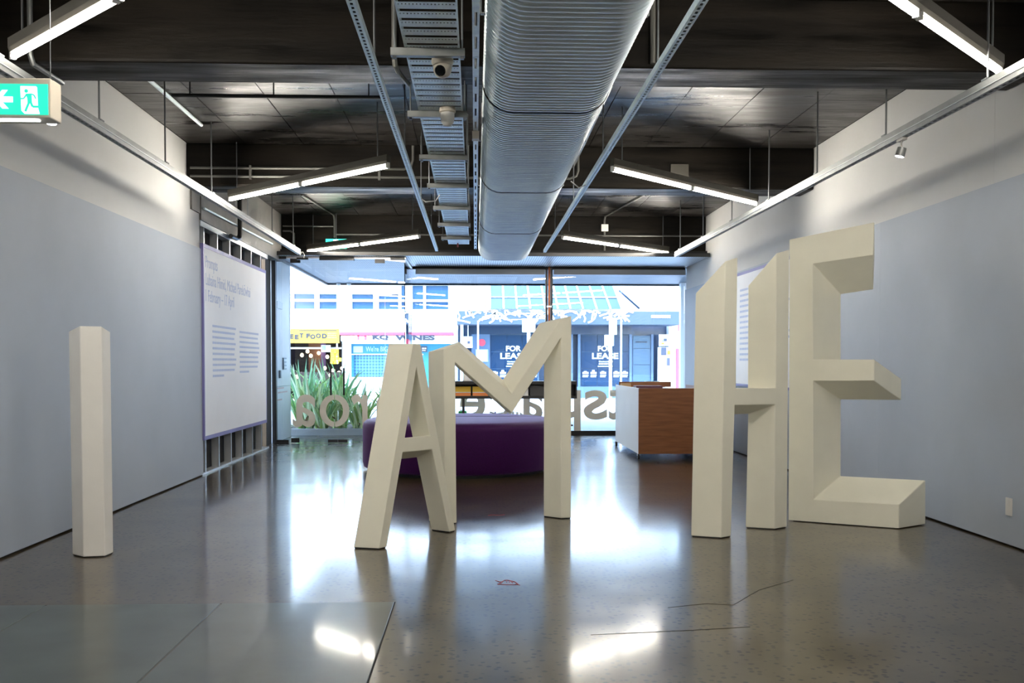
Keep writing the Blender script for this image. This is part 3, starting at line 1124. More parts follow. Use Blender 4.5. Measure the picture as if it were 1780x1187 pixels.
def spotlight(label, x, y, z, aim):
    t = thing('track_spotlight', label, 'spotlight', (x, y, z), 'small spotlights clipped under the lighting rails')
    a = vec(aim).normalized()
    MB().box(x - .017, x + .017, y - .05, y + .05, z - .018, z).build('adapter', M['whitepl'], t)
    c = vec((x, y, z - .075)) + a * .0
    MB().tube([(x, y, z - .018), (x, y + .008, z - .04), c], .007, 8).build('arm', M['whitepl'], t)
    MB().lathe([(.006, -.035), (.031, -.03), (.033, .03), (.031, .032)], c + a * .02, 16, a).build('can', M['galv_dull'], t, smooth=True)
    MB().lathe([(.029, 0), (.029, .003)], c + a * .052, 16, a).build('lamp_face', M['spot'], t, smooth=True)
    return t


spotlight('small spotlight under the rail over the E wall', 3.02, 6.86, 2.885, (-.25, .1, -1))
spotlight('small spotlight under the rail beside the exit sign', -2.61, 6.18, 2.90, (.02, -.1, -1))

# --- oval spiral duct
dc = thing('oval_duct', 'big ribbed oval steel air duct running down the room', 'duct', (.465, 2.0, 2.93))
CX, CZ, HW, HH = .465, 3.12, .405, .19


def oval(off, n=14):
    pts = []
    r = HH + off
    fl_ = HW - HH
    for i in range(n + 1):
        a = -math.pi / 2 + math.pi * i / n
        pts.append((CX + fl_ + r * math.cos(a), CZ + r * math.sin(a)))
    for i in range(n + 1):
        a = math.pi / 2 + math.pi * i / n
        pts.append((CX - fl_ + r * math.cos(a), CZ + r * math.sin(a)))
    return pts


def duct_section(y0, y1):
    m = MB()
    p0, p1 = oval(0), oval(.010)
    n = len(p0)
    rings = []
    k = y0
    pitch = .062
    while k < y1:
        for dy, pp in ((0, p0), (.006, p1), (.018, p1), (.024, p0)):
            if k + dy <= y1:
                rings.append((k + dy, pp))
        k += pitch
    rings.append((y1, p0))
    vs = [(x, y, z) for y, pp in rings for x, z in pp]
    fs = []
    for i in range(len(rings) - 1):
        for j in range(n):
            fs.append([i * n + j, i * n + (j + 1) % n, (i + 1) * n + (j + 1) % n, (i + 1) * n + j])
    fs.append(list(range(n)))
    fs.append([(len(rings) - 1) * n + j for j in range(n)])
    m.add(vs, fs)
    return m.build('duct_section', M['duct'], dc, smooth=True)


jn = [2.0, 3.42, 6.40, 9.38, 12.36, 15.62]
for a, b in zip(jn, jn[1:]):
    duct_section(a + .012, b - .012)
for y in jn[1:-1]:
    m = MB()
    po = oval(.013)
    pi_ = oval(-.004)
    n = len(po)
    vs = [(x, y - .013, z) for x, z in po] + [(x, y + .013, z) for x, z in po] + [(x, y - .013, z) for x, z in pi_] + [(x, y + .013, z) for x, z in pi_]
    fs = []
    for j in range(n):
        k = (j + 1) % n
        fs += [[j, k, n + k, n + j], [2 * n + j, 3 * n + j, 3 * n + k, 2 * n + k], [j, 2 * n + j, 2 * n + k, k], [n + j, n + k, 3 * n + k, 3 * n + j]]
    m.add(vs, fs).build('joint_band', M['rubber'], dc, smooth=True, label='black joint band')
for y in (5.1, 8.0, 10.0, 13.4):
    for x in (CX - HW - .03, CX + HW + .03):
        rod(dc, x, y, CZ - .02, r=.007)
        MB().box(min(x, CX + math.copysign(HW - .02, x - CX)), max(x, CX + math.copysign(HW - .02, x - CX)), y - .015, y + .015, CZ - .024, CZ - .018).build('hanger_lug', M['galv_dull'], dc)
for y in (7.1, 11.6):
    MB().box(CX - HW - .012, CX - HW - .006, y, y + .22, CZ - .06, CZ + .05).build('sticker', M['paper'], dc)

# --- perforated cable tray
ct = thing('cable_tray', 'perforated steel cable tray hung beside the duct', 'cable tray', (-.235, 2.0, 3.02))
TX0, TX1, TZ = -.385, -.085, 3.02
m = MB()
W_ = TX1 - TX0 - .016
m.box(TX0 + .008, TX1 - .008, 0, .018, TZ, TZ + .003).box(TX0 + .008, TX1 - .008, .036, .088, TZ, TZ + .003)
nh = 16
for i in range(nh + 1):
    a = TX0 + .008 + W_ * i / nh
    m.box(max(a - .0055, TX0 + .008), min(a + .0055, TX1 - .008), .018, .036, TZ, TZ + .003)
rung0 = m.build('tray_rung', M['galv'], ct, org=(0, 0, 0))
rung0.location = Vector((0, 2.3, 0)) - ORG[ct.name]
k = 1
while 2.3 + k * .128 < 14.25:
    c = dup(rung0, ct)
    c.location = Vector((0, 2.3 + k * .128, 0)) - ORG[ct.name]
    k += 1
for x0, x1 in ((TX0, TX0 + .008), (TX1 - .008, TX1)):
    MB().box(x0, x1, 2.3, 14.3, TZ, TZ + .05).build('side_rail', M['galv'], ct)
for y in (4.05, 5.40, 6.74, 8.15, 9.45, 10.8, 12.1, 13.4):
    b = MB().box(TX0 - .075, TX1 + .03, y, y + .041, TZ - .045, TZ - .041).box(TX0 - .075, TX1 + .03, y, y + .003, TZ - .041, TZ - .002).box(TX0 - .075, TX1 + .03, y + .038, y + .041, TZ - .041, TZ - .002).build('bracket', M['galv_dull'], ct)
    for x in (TX0 - .055, TX1 + .015):
        rod(b, x, y + .02, TZ - .04)
        MB().box(x - .01, x + .01, y + .01, y + .03, TZ - .058, TZ - .045).build('nut', M['rod'], b)
MB().tube([(-.25, 14.2, 3.03), (-.25, 14.25, 2.98), (-.25, 14.3, 3.12)], .012, 8).build('cable', flat('red_cable', (.25, .03, .03), .5), ct)


def dome_cam(label, x, y, z, turret):
    t = thing('security_camera', label, 'camera', (x, y, z), 'security cameras fixed under the cable tray')
    if turret:
        MB().lathe([(.050, 0), (.060, -.006), (.062, -.03), (.056, -.05), (.052, -.052)], (x, y, z), 24).build('base', M['cream'], t, smooth=True)
        c = vec((x, y - .008, z - .070))
        MB().lathe([(.012, -.052), (.034, -.042), (.048, -.022), (.053, 0), (.048, .022), (.036, .04), (.034, .042)], c, 24, (-.25, -.8, -.45)).build('ball', M['cream'], t, smooth=True)
        ax = vec((-.25, -.8, -.45)).normalized()
        MB().lathe([(.031, 0), (.031, .008), (.026, .013)], c + ax * .036, 20, ax).build('lens', M['lens'], t, smooth=True)
    else:
        MB().lathe([(.052, 0), (.056, -.008), (.056, -.03), (.05, -.036)], (x, y, z), 24).build('base', M['cream'], t, smooth=True)
        MB().lathe([(.047, 0), (.047, -.035), (.043, -.06), (.033, -.078), (.018, -.088), (.003, -.091)], (x, y, z - .036), 24).build('dome', M['whitepl'], t, smooth=True)


dome_cam('cream turret camera with a black lens under the cable tray', -.182, 5.56, 3.019, True)
dome_cam('cream dome camera with a rounded cap, farther along the cable tray', -.185, 6.66, 3.019, False)


# --- conduits and pipes
def pipe(label, pts, r, mt='pipe', group='surface conduits on the concrete ceiling'):
    o = MB().tube(pts, r, 8).build('conduit', M[mt], None, org=pts[0], smooth=True)
    return tag(o, label, 'conduit', group)


pipe('grey conduit down the near beam face between channel and cable tray', [(-.52, 6.39, 3.69), (-.52, 6.39, 3.28), (-.515, 6.40, 3.22), (-.50, 6.50, 3.205), (-.455, 6.78, 3.205)], .018)
pipe('grey conduit down the near beam face beside the duct', [(1.16, 6.395, 3.69), (1.16, 6.395, 3.25)], .018)
pipe('pale steel conduit under the near beam next to the exit sign', [(-2.83, 6.395, 3.69), (-2.83, 6.395, 3.26), (-2.825, 6.42, 3.208), (-2.815, 6.84, 3.208)], .018, 'galv_dull')
pipe('pale steel conduit along the slab over the grey wall', [(-2.72, 6.9, 3.66), (-2.72, 9.9, 3.66)], .018, 'galv')
sp = MB().tube([(-2.55, 8.4, 3.55), (-.75, 8.4, 3.55)], .016, 8)
for x in (-2.4, -1.7, -.9):
    sp.tube([(x, 8.4, 3.55), (x, 8.4, 3.687)], .006, 6)
tag(sp.build('sprinkler_pipe', M['pipe_dark'], None, org=(-1.65, 8.4, 3.55), smooth=True), 'dark sprinkler pipe hung below the slab before the second beam', 'pipe')
pipe('upper grey conduit along the second beam with a bend up', [(-3.10, 10.835, 3.42), (-.78, 10.835, 3.42), (-.70, 10.835, 3.45), (-.68, 10.835, 3.52), (-.68, 10.835, 3.68)], .014)
pipe('lower grey conduit along the second beam passing behind the duct', [(-3.10, 10.835, 3.33), (1.05, 10.835, 3.33), (1.12, 10.835, 3.36), (1.14, 10.835, 3.42), (1.14, 10.835, 3.68)], .014)
for x in (-2.45, -1.05):
    tag(MB().box(x - .012, x + .012, 10.82, 10.858, 3.30, 3.45).build('conduit_clip', M['pipe'], None, org=(x, 10.84, 3.3)), 'steel clip holding both conduits on the second beam, nearer the ' + ('grey wall' if x < -2 else 'cable tray'), 'clip', 'clips on the second beam')
pipe('grey conduit crossing the far beam behind the lamps', [(-2.25, 15.97, 3.37), (3.72, 15.97, 3.37)], .014)
pipe('grey conduit stepping down the far beam by the small exit sign', [(-2.45, 14.0, 3.67), (-2.27, 15.9, 3.67), (-2.27, 15.97, 3.6), (-2.27, 15.97, 3.32)], .016)
pipe('grey conduit along the far beam towards the studs', [(-3.10, 15.97, 3.50), (-2.29, 15.97, 3.50)], .012)
pipe('short bent conduit on the far beam above the left door', [(-3.10, 15.97, 3.42), (-2.98, 15.97, 3.42), (-2.92, 15.97, 3.38), (-2.92, 15.97, 3.06)], .014)
pipe('pale conduit running down to the white junction box', [(2.45, 13.4, 3.67), (2.115, 15.9, 3.67), (2.115, 15.97, 3.62), (2.115, 15.97, 3.06)], .015)
jb = thing('junction_box', 'white square junction box on the far beam', 'box', (2.115, 15.93, 3.45))
MB().box(2.06, 2.17, 15.93, 15.955, 3.44, 3.55).build('lid', M['whitepl'], jb)
MB().box(2.065, 2.165, 15.953, 16.0, 3.445, 3.545).build('body', M['whitepl'], jb)
tag(MB().box(2.17, 2.37, 10.835, 10.862, 3.34, 3.50).build('cover_plate', flat('cover_grey', (.035, .032, .024), .6), None, org=(2.27, 10.85, 3.34)), 'square grey cover plate on the second beam', 'plate')
tag(MB().box(-2.62, -2.18, 12.1, 12.5, 3.655, 3.69).build('ceiling_plate', M['black'], None, org=(-2.4, 12.3, 3.69)), 'black plate on the slab behind the second beam', 'plate')
pipe('black drain pipe with an elbow above the bare studs', [(-3.07, 12.95, 3.69), (-3.07, 12.95, 2.98), (-3.075, 12.93, 2.93), (-3.09, 12.85, 2.905), (-3.09, 12.55, 2.90)], .03, 'black')
pipe('thin pale pipe along the concrete above the bare studs', [(-3.11, 11.4, 3.07), (-3.11, 15.2, 3.12)], .014, 'galv')
pipe('steel channel hung high beside the duct', [(1.04, 7.0, 3.45), (1.06, 10.7, 3.45)], .03, 'galv_dull')
m = MB()
m.tube([(-.57, 10.0, 2.98), (-.5, 10.0, 2.93), (-.40, 10.0, 2.94), (-.36, 10.0, 3.0)], .006, 6)
tag(m.build('loose_cable', M['whitepl'], None, org=(-.47, 10, 3)), 'loose white cable from channel to cable tray', 'cable')
m = MB()
m.tube([(.90, 9.2, 3.0), (.97, 9.15, 2.93), (1.03, 9.1, 2.95)], .006, 6)
tag(m.build('loose_cable', M['whitepl'], None, org=(.97, 9.1, 2.95)), 'loose white cable from the duct to the channel', 'cable')
wsn = thing('door_sensor', 'black door sensor with white wires above the glass doors', 'sensor', (-2.72, 15.58, 2.93))
MB().box(-2.81, -2.63, 15.57, 15.615, 2.92, 2.955).build('body', M['black'], wsn)
MB().tube([(-2.74, 15.59, 2.955), (-2.76, 15.59, 2.99), (-2.73, 15.59, 3.04), (-2.80, 15.5, 3.05), (-2.84, 15.3, 3.04)], .006, 6).tube([(-2.70, 15.59, 2.955), (-2.69, 15.59, 3.0), (-2.72, 15.58, 3.045)], .006, 6).build('wire', M['whitepl'], wsn)

# --- exit signs
ex = thing('exit_sign', 'green running man exit sign with an arrow hung by the near wall', 'exit sign', (-2.25, 4.95, 2.5))
EX0, EX1, EZ0, EZ1, EY = -2.425, -2.075, 2.497, 2.690, 4.90
bevel(MB().box(EX0, EX1, EY + .004, EY + .13, EZ0, EZ1).build('case', M['cream'], ex), .006)
MB().box(EX0 + .012, EX1 - .012, EY, EY + .004, EZ0 + .014, EZ1 - .030).build('panel', M['exitgreen'], ex, label='lit green panel')


def ep(px, py):  # a point on the sign face, from its own small grid (cm-like units)
    return (EX1 - .012 - (610 - px) * (.2425 / 610) * .98, EY - .001, EZ0 + .014 + (1035 - py) * (.149 / 350))


m = MB()
m.poly([ep(275, 712), ep(468, 712), ep(480, 725), ep(490, 960), ep(510, 1028), ep(325, 1028), ep(285, 990)], (0, -.002, 0))
m.build('door_pictogram', M['exitwhite'], ex)
m = MB()


def stroke(pts, w):
    for a, b in zip(pts, pts[1:]):
        a, b = vec(ep(*a)) + vec((0, -.003, 0)), vec(ep(*b)) + vec((0, -.003, 0))
        m.bar(a, b, w * .0004, .002, up=(0, 1, 0))


c = vec(ep(350, 768)) + vec((0, -.003, 0))
m.lathe([(.009, 0), (.009, .002)], c, 16, (0, -1, 0))
m.poly([tuple(vec(ep(*q)) + vec((0, -.003, 0))) for q in ((340, 800), (415, 795), (420, 900), (365, 905), (362, 850))], (0, -.002, 0))
stroke([(355, 805), (315, 855), (275, 855)], 16)
stroke([(415, 803), (445, 815), (465, 855)], 16)
stroke([(385, 890), (335, 1000)], 26)
stroke([(400, 890), (425, 945), (510, 945)], 26)
m.build('man_pictogram', M['exitgreen'], ex)
m = MB()
m.poly([ep(-45, 865), ep(50, 757), ep(118, 757), ep(55, 832), ep(180, 832), ep(180, 897), ep(55, 897), ep(128, 970), ep(50, 970)], (0, -.002, 0))
m.build('arrow_pictogram', M['exitwhite'], ex)
MB().box(-2.40, -2.15, EY + .03, EY + .06, EZ0 - .006, EZ0).build('diffuser', M['spot'], ex)
for x in (-2.40, -2.10):
    rod(ex, x, EY + .065, EZ1, r=.0025)
ex2 = thing('exit_sign', 'small green exit sign half hidden behind the farthest lamp', 'exit sign', (-2.2, 15.6, 3.13))
MB().box(-2.38, -2.05, 15.75, 15.80, 3.12, 3.27).build('case', M['exitgreen'], ex2)
MB().box(-2.26, -2.18, 15.745, 15.75, 3.20, 3.255).build('pictogram', M['exitwhite'], ex2)
rod(ex2, -2.215, 15.775, 3.27)

# ================================================================== OUTSIDE: PORCH, CANOPY, STREET
flat('pave', (.52, .52, .51), .8, noise=(3, .12))
flat('road', (.30, .31, .32), .85, noise=(6, .12))
flat('kerbstone', (.55, .55, .54), .8)
flat('mulch', (.10, .065, .04), .95, noise=(25, .5), bump=(40, .8))
flat('line_white', (.8, .8, .8), .7)
gr = struct('ground')
MB().box(-22, 26, 17.56, 24.4, -.25, -.01).build('near_footpath', M['pave'], gr)
MB().box(-3.24, -1.15, 15.9, 17.6, -.2, -.004).build('porch_paving', M['pave'], gr)
MB().box(-22, 26, 24.4, 24.6, -.3, -.01).build('kerb', M['kerbstone'], gr)
MB().box(-22, 26, 24.6, 32.6, -.35, -.14).build('road_surface', M['road'], gr)
for y in (26.6, 28.6, 28.85, 30.6):
    MB().box(-22, 26, y, y + .12, -.14, -.135).build('marking', M['line_white'], gr)
MB().box(-22, 26, 32.6, 32.8, -.3, -.01).build('kerb', M['kerbstone'], gr)
MB().box(-22, 26, 32.8, 40, -.3, -.012).build('far_footpath', M['pave'], gr)
# porch side wall with door hardware
pw = struct('wall_porch')
for a, b in ((15.9, 16.55), (16.555, 17.25)):
    MB().box(-3.50, -3.24, a, b, 0, .90).box(-3.50, -3.24, a, b, .905, 3.0).build('wall_panel', M['alu_pale'], pw)
MB().box(-3.60, -3.236, 17.25, 17.30, 0, 3.0).build('edge_trim', M['alu_pale'], pw)
it = thing('intercom', 'small dark intercom plate on the pale porch wall', 'intercom', (-3.235, 16.3, 2.2))
MB().box(-3.24, -3.225, 16.10, 16.55, 2.19, 2.30).build('plate', flat('dark_green_plate', (.03, .05, .05), .3), it)
kp = thing('keypad', 'steel door keypad on the pale porch wall', 'keypad', (-3.235, 16.7, 1.15))
MB().box(-3.24, -3.22, 16.60, 16.85, 1.18, 1.38).build('plate', flat('keyplate', (.12, .17, .22), .35), kp)
for i in range(3):
    for j in range(2):
        MB().box(-3.22, -3.212, 16.63 + j * .11, 16.71 + j * .11, 1.20 + i * .058, 1.24 + i * .058).build('button', M['alu'], kp)
hd = thing('door_pull', 'slim blue grey pull handle on the pale porch wall', 'handle', (-3.23, 16.3, 1.05))
MB().box(-3.24, -3.21, 16.28, 16.36, 1.04, 1.17).build('plate', M['keyplate'], hd)
m = MB()
for i, (a, b) in enumerate(((16.05, 16.7), (16.2, 17.0), (16.0, 16.55))):
    greek(m, (-3.2399, a, .86 - .07 * i - (.05 if i == 2 else 0)), (0, 1, 0), UP, b - a, .025, lift=.002)
m.build('notice_text', flat('pale_red', (.60, .45, .46), .6), pw, kind='stuff')
# canopy over the footpath
cn = struct('roof_canopy')
n = 12
y0_, y1_ = 17.56, 21.2
for i in range(n):
    a = y0_ + i * (y1_ - y0_) / n
    b = y0_ + (i + 1) * (y1_ - y0_) / n
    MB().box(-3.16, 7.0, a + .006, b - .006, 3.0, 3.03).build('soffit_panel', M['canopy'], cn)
for i in range(6):
    a = 15.9 + i * (17.56 - 15.9) / 6
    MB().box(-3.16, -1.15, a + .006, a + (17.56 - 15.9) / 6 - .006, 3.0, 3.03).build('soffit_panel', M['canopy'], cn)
MB().box(-3.16, 7.0, 15.9, 21.2, 3.031, 3.12).build('deck', M['gap'], cn)
MB().box(-3.20, -3.155, 15.9, 21.25, 2.965, 3.16).build('edge_fascia', M['black'], cn)
MB().box(-3.20, 7.0, 21.2, 21.25, 2.965, 3.16).build('front_fascia', M['black'], cn)
for x in (-2.92, -2.70):
    MB().lathe([(.045, 0), (.045, -.03), (.02, -.05)], (x, 21.1, 2.99), 12).build('canopy_lamp', M['whitepl'], cn)
pl = thing('canopy_post', 'pale square post holding up the street canopy', 'post', (4.5, 20.9, 0))
MB().box(4.40, 4.62, 20.8, 21.0, 0, 3.0).build('shaft', M['alu_pale'], pl)
MB().box(4.36, 4.66, 20.76, 21.04, -.01, .06).build('base', M['alu_pale'], pl)
# front wall above the shop front
wf = struct('wall_front')
MB().box(-3.6, 7.0, 16.4, 16.9, 3.12, 6.0).build('wall_panel', M['wall_low'], wf)
MB().box(XR + .25, 7.0, 17.3, 17.6, -.02, 3.0).build('wall_panel', M['alu_pale'], wf)
MB().box(-9.0, -3.5, 17.0, 17.3, -.02, 6.0).build('wall_panel', M['alu_pale'], wf)

# planting bed with flax by the doors
pb = thing('planting_bed', 'low concrete edged bed of bark mulch outside the doors', 'planter', (-2.2, 18.6, 0))
MB().box(-3.5, -1.05, 17.72, 19.7, -.01, .07).build('mulch', M['mulch'], pb)
MB().box(-3.6, -.95, 17.62, 17.72, -.01, .11).build('edging', M['kerbstone'], pb)
MB().box(-3.6, -.95, 19.7, 19.8, -.01, .11).build('edging', M['kerbstone'], pb)
MB().box(-3.6, -3.5, 17.72, 19.7, -.01, .11).build('edging', M['kerbstone'], pb)
MB().box(-1.05, -.95, 17.72, 19.7, -.01, .11).build('edging', M['kerbstone'], pb)
GREEN = [flat('flax_green', (.48, .68, .22), .4), flat('flax_pale', (.80, .90, .55), .4), flat('flax_dark', (.26, .50, .24), .4), flat('flax_dry', (.30, .20, .09), .7)]


def leaf_mesh(L, w, lean, droop, mt):
    m = MB()
    n = 7
    vs = []
    x = z = 0.0
    a = lean
    for i in range(n + 1):
        t = i / n
        ww = w * (0.65 + .7 * t if t < .5 else (1 - t) * 2 + .02) / 1.0 if t > .0 else w * .6
        ww = min(ww, w)
        vs += [(x, -ww, z), (x + ww * .35 * math.cos(a), 0, z - ww * .35 * math.sin(a)), (x, ww, z)]
        a += droop * t / n * 2
        x += math.sin(a) * L / n
        z += math.cos(a) * L / n
    fs = []
    for i in range(n):
        for k in (0, 1):
            fs.append([i * 3 + k, i * 3 + k + 1, (i + 1) * 3 + k + 1, (i + 1) * 3 + k])
    me = bpy.data.meshes.new('leaf')
    me.from_pydata(vs, [], fs)
    me.materials.append(mt)
    return me


leaves = []
for i in range(16):
    leaves.append(leaf_mesh(random.uniform(.85, 1.2), random.uniform(.030, .046), random.uniform(.05, .38), random.uniform(.1, .8) if i % 3 else random.uniform(1.0, 1.9), GREEN[i % 3]))
dry = [leaf_mesh(.6, .02, .9, 1.0, GREEN[3]), leaf_mesh(.5, .02, 1.1, .9, GREEN[3])]


def flax(label, x, y, n, sc):
    t = thing('flax_plant', label, 'plant', (x, y, .07), 'green flax plants in the bed outside the doors')
    for i in range(n):
        me = random.choice(leaves) if i > 5 else random.choice(dry)
        o = bpy.data.objects.new('leaf', me)
        COL.objects.link(o)
        o.parent = t
        o.location = (random.uniform(-.12, .12), random.uniform(-.12, .12), -.02)
        s_ = sc * random.uniform(.7, 1.1)
        o.rotation_euler = (random.uniform(-.15, .15), random.uniform(-.1, .1), random.uniform(0, 6.283))
        o.scale = (s_, s_, s_)


flax('bushy green flax plant against the pale porch wall', -3.12, 18.15, 85, 1.2)
flax('green flax plant behind the door handles', -2.55, 18.5, 85, 1.15)
flax('green flax plant drooping low before the bike hoop', -2.12, 18.0, 62, .85)
flax('green flax plant with one tall leaf beside the ottoman', -1.60, 18.45, 66, 1.0)
flax('small green flax plant at the front of the bed', -2.78, 17.95, 60, .85)
flax('low green flax plant at the corner of the bed near the glass return', -1.45, 17.95, 50, .75)
flax('green flax plant at the back of the bed behind the others', -2.9, 19.2, 60, 1.15)
o = bpy.data.objects.new('flax_leaf', leaf_mesh(1.5, .04, .12, .12, GREEN[1]))
COL.objects.link(o)
o.location = (-1.86, 18.2, .06)
o.rotation_euler = (0, 0, .1)
tag(o, 'single tall pale flax leaf rising past the letter A', 'leaf')
hp = thing('bike_hoop', 'white tubular bike hoop on the footpath behind the flax', 'bike rack', (-2.75, 22.2, 0))
MB().tube([(-3.05, 22.2, -.01), (-3.05, 22.2, .80), (-3.0, 22.2, .90), (-2.9, 22.2, .93), (-2.68, 22.2, .93), (-2.58, 22.2, .90), (-2.53, 22.2, .80), (-2.53, 22.2, -.01)], .028, 10).build('tube', M['line_white'], hp, smooth=True)

# ================================================================== ACROSS THE STREET
YF = 36.0
flat('render_white', (.82, .83, .84), .8)
flat('win_glass', (.03, .075, .15), .12, spec=.3)
flat('shop_dark', (.010, .036, .085), .35)
flat('shop_grey', (.07, .125, .22), .5)
flat('panel_blue', (.004, .030, .080), .3, spec=.25)
flat('skyglass', (.065, .115, .175), .4, spec=.2)
flat('sign_yellow', (.42, .27, .015), .5)
flat('sign_ink', (.012, .015, .03), .6)
flat('pinkred', (.60, .05, .09), .5)
flat('teal', (.03, .22, .36), .5)
flat('teal_pale', (.40, .70, .82), .5)
flat('canopy_grey', (.045, .07, .11), .6)
flat('white', (.85, .86, .87), .6)
flat('signblue', (.25, .36, .52), .5)
flat('interior_dark', (.05, .035, .03), .8)
flat('interior_tan', (.20, .085, .035), .7)
flat('interior_purple', (.12, .06, .22), .6)
flat('posterblack', (.05, .06, .10), .5)
flat('orange', (.80, .25, .06), .5)
M['purple'].node_tree.nodes['Principled BSDF'].inputs['Sheen Tint'].default_value = (.60, .36, 1, 1)
M['purple'].node_tree.nodes['Principled BSDF'].inputs['Specular Tint'].default_value = (.8, .55, 1, 1)
M['conc'].node_tree.nodes['Principled BSDF'].inputs['Specular IOR Level'].default_value = .14
M['bulb'] = mat('warm_bulb', (1, .9, .7), .4, emit=((1.0, .74, .42), 9))
M['shutter'] = mesh_shutter_mat()


def plane(y):
    """survey scale of the street front at distance y: x and z (metres) from measured positions."""
    return (lambda p: (p - 826) / 1700 * y + .035), (lambda p: 1.3 + (630 - p) / 1700 * y)


fx, fz = plane(YF + .05)


bw = thing('white_building', 'white rendered two storey building over the food shops across the street', 'building', (-6.5, YF, 0))
XA, XB = fx(400), fx(793)
m = MB()
m.box(XA, XB, YF, YF + .4, fz(497), fz(470) + 4.5)          # above the window band
m.box(XA, XB, YF, YF + .4, fz(580), fz(538))                # below it
m.build('wall', M['render_white'], bw)
m = MB()
edges = [400, 440, 446, 480, 489, 508, 513, 548, 556, 586, 612, 649, 658, 692, 697, 702, 716, 735, 739, 778, 793]
wins = [(446, 480), (489, 508), (513, 548), (556, 586), (612, 649), (658, 692), (697, 713), (716, 735), (739, 778)]
last = 400
for a, b in wins:
    m.box(fx(last), fx(a), YF, YF + .4, fz(538), fz(497))
    last = b
m.box(fx(last), XB, YF, YF + .4, fz(538), fz(497))
for a, b in wins[:6]:
    m.box(fx(a), fx(b), YF, YF + .4, fz(512), fz(497))
m.build('pier', M['render_white'], bw)
for a, b in wins:
    top = 512 if b < 695 else 497
    w = MB().box(fx(a), fx(b), YF + .02, YF + .10, fz(525), fz(521)).build('window', M['render_white'], bw)
    MB().box(fx(a), fx(b), YF + .14, YF + .18, fz(538), fz(525)).box(fx(a), fx(b), YF + .14, YF + .18, fz(521), fz(top)).build('pane', M['win_glass'], w)
MB().box(XA, XB, YF - .9, YF, fz(597) + .30, fz(580)).build('awning', M['white'], bw)
MB().box(XA, fx(505) - .3, YF - .25, YF + .5, 0, fz(580)).build('pier', M['render_white'], bw)
MB().box(fx(597), fx(612), YF - .3, YF + .5, -.01, fz(595)).build('pier', M['alu_pale'], bw)
MB().box(fx(783), fx(793), YF - .3, YF + .5, -.01, fz(595)).build('pier', M['alu_pale'], bw)
m = MB()
text(m, 'RA', (fx(507), YF - .012, fz(480)), (1, 0, 0), UP, width=fx(538) - fx(507), height=.25, lift=.012)
m.build('wall_lettering', flat('faint_blue', (.55, .72, .84), .6), bw)

# open food shop (left)
fs_ = thing('food_shop', 'dim food shop interior with warm lamps behind the flax', 'shop', (fx(545), YF, 0))
a, b = fx(455), fx(597)
MB().box(a, b, YF + 3.4, YF + 3.5, -.01, 2.6).build('back_wall', M['interior_dark'], fs_)
MB().box(a, b, YF - .3, YF + 3.5, 2.22, 2.3).build('ceiling', M['interior_dark'], fs_)
MB().box(a - .1, a, YF - .3, YF + 3.5, -.01, 2.3).box(b - .02, b, YF - .3, YF + 3.5, -.01, 2.3).build('side_wall', M['interior_dark'], fs_)
MB().box(a, b, YF - .3, YF + 3.5, -.02, .0).build('floor', M['interior_dark'], fs_)
MB().box(fx(520), fx(543), YF + 2.2, YF + 2.3, 0, 2.1).build('partition', M['interior_tan'], fs_)
MB().box(fx(543), fx(552), YF + 2.1, YF + 2.2, 0, 2.1).build('partition', M['interior_purple'], fs_)
MB().box(fx(508), fx(594), YF + .6, YF + 1.2, 0, .95).build('counter', M['interior_dark'], fs_)
MB().box(a, b, YF - .28, YF - .22, fz(607), fz(604)).build('door_rail', M['alu_pale'], fs_)
for px, py, y in ((518, 617, 1.0), (523, 610, 1.6), (532, 618, 1.2), (540, 613, 2.0), (564, 620, .8), (558, 640, 1.0), (575, 644, .7), (571, 652, .6), (585, 648, .7), (592, 640, .5), (512, 655, .6)):
    MB().lathe([(.01, -.07), (.05, -.045), (.065, 0), (.05, .045), (.01, .07)], (fx(px), YF + y, fz(py)), 10).build('lamp', M['bulb'], fs_, smooth=True)
fx, fz = plane(YF - 1.0)
sg = thing('street_food_sign', 'yellow shop sign reading street food across the road', 'sign', (fx(530), YF - 1.0, fz(596)))
MB().box(fx(452), fx(590), YF - 1.02, YF - .92, fz(596.5), fz(572)).build('board', M['sign_yellow'], sg)
m = MB()
for chh, px, dy in zip('STREETFOOD', (469, 478, 487, 496.5, 506.5, 515.5, 525, 536.5, 546.5, 556, 565.5), (0, 1, -.5, .5, .5, 1.5, -.5, 0, 1, -.5, .5)):
    pass
for chh, px, dy in (('S', 468, 0), ('T', 477.5, 1), ('R', 487, 0), ('E', 505, .5), ('E', 514, 1.5), ('T', 522, -1), ('F', 533.5, -.5), ('O', 540.5, 1), ('O', 550, -.5), ('D', 560.5, -.2)):
    w = 8.2 if chh in 'OD' else 6.4
    text(m, chh, (fx(px), YF - 1.03, fz(588.5 + dy)), (1, 0, 0), UP, width=w / 47.0, height=.165, bold=.05, lift=.01)
m.box(fx(521), fx(586), YF - 1.03, YF - 1.02, fz(575.3), fz(574))
m.build('lettering', M['sign_ink'], sg)
m = MB()
for i in range(3):
    greek(m, (fx(570), YF - 1.021, fz(581 + i * 3.6)), (1, 0, 0), UP, .32, .045, lift=.008, mean=.1)
m.build('small_print', M['orange'], sg, kind='stuff')
fx, fz = plane(YF - .7)
hs = thing('hanging_yellow_sign', 'bright yellow hanging cluster under the food sign', 'sign', (fx(580), YF - .7, fz(632)))
m = MB()
for i in range(4):
    for j in range(7):
        m.lathe([(.01, -.06), (.05, -.035), (.06, 0), (.05, .035), (.01, .06)], (fx(577.2 + i * 3.0), YF - .7 + random.uniform(-.05, .05), fz(609 + j * 3.5)), 8)
m.build('cluster', flat('vivid_yellow', (.95, .80, .02), .5), hs, smooth=True, kind='stuff')
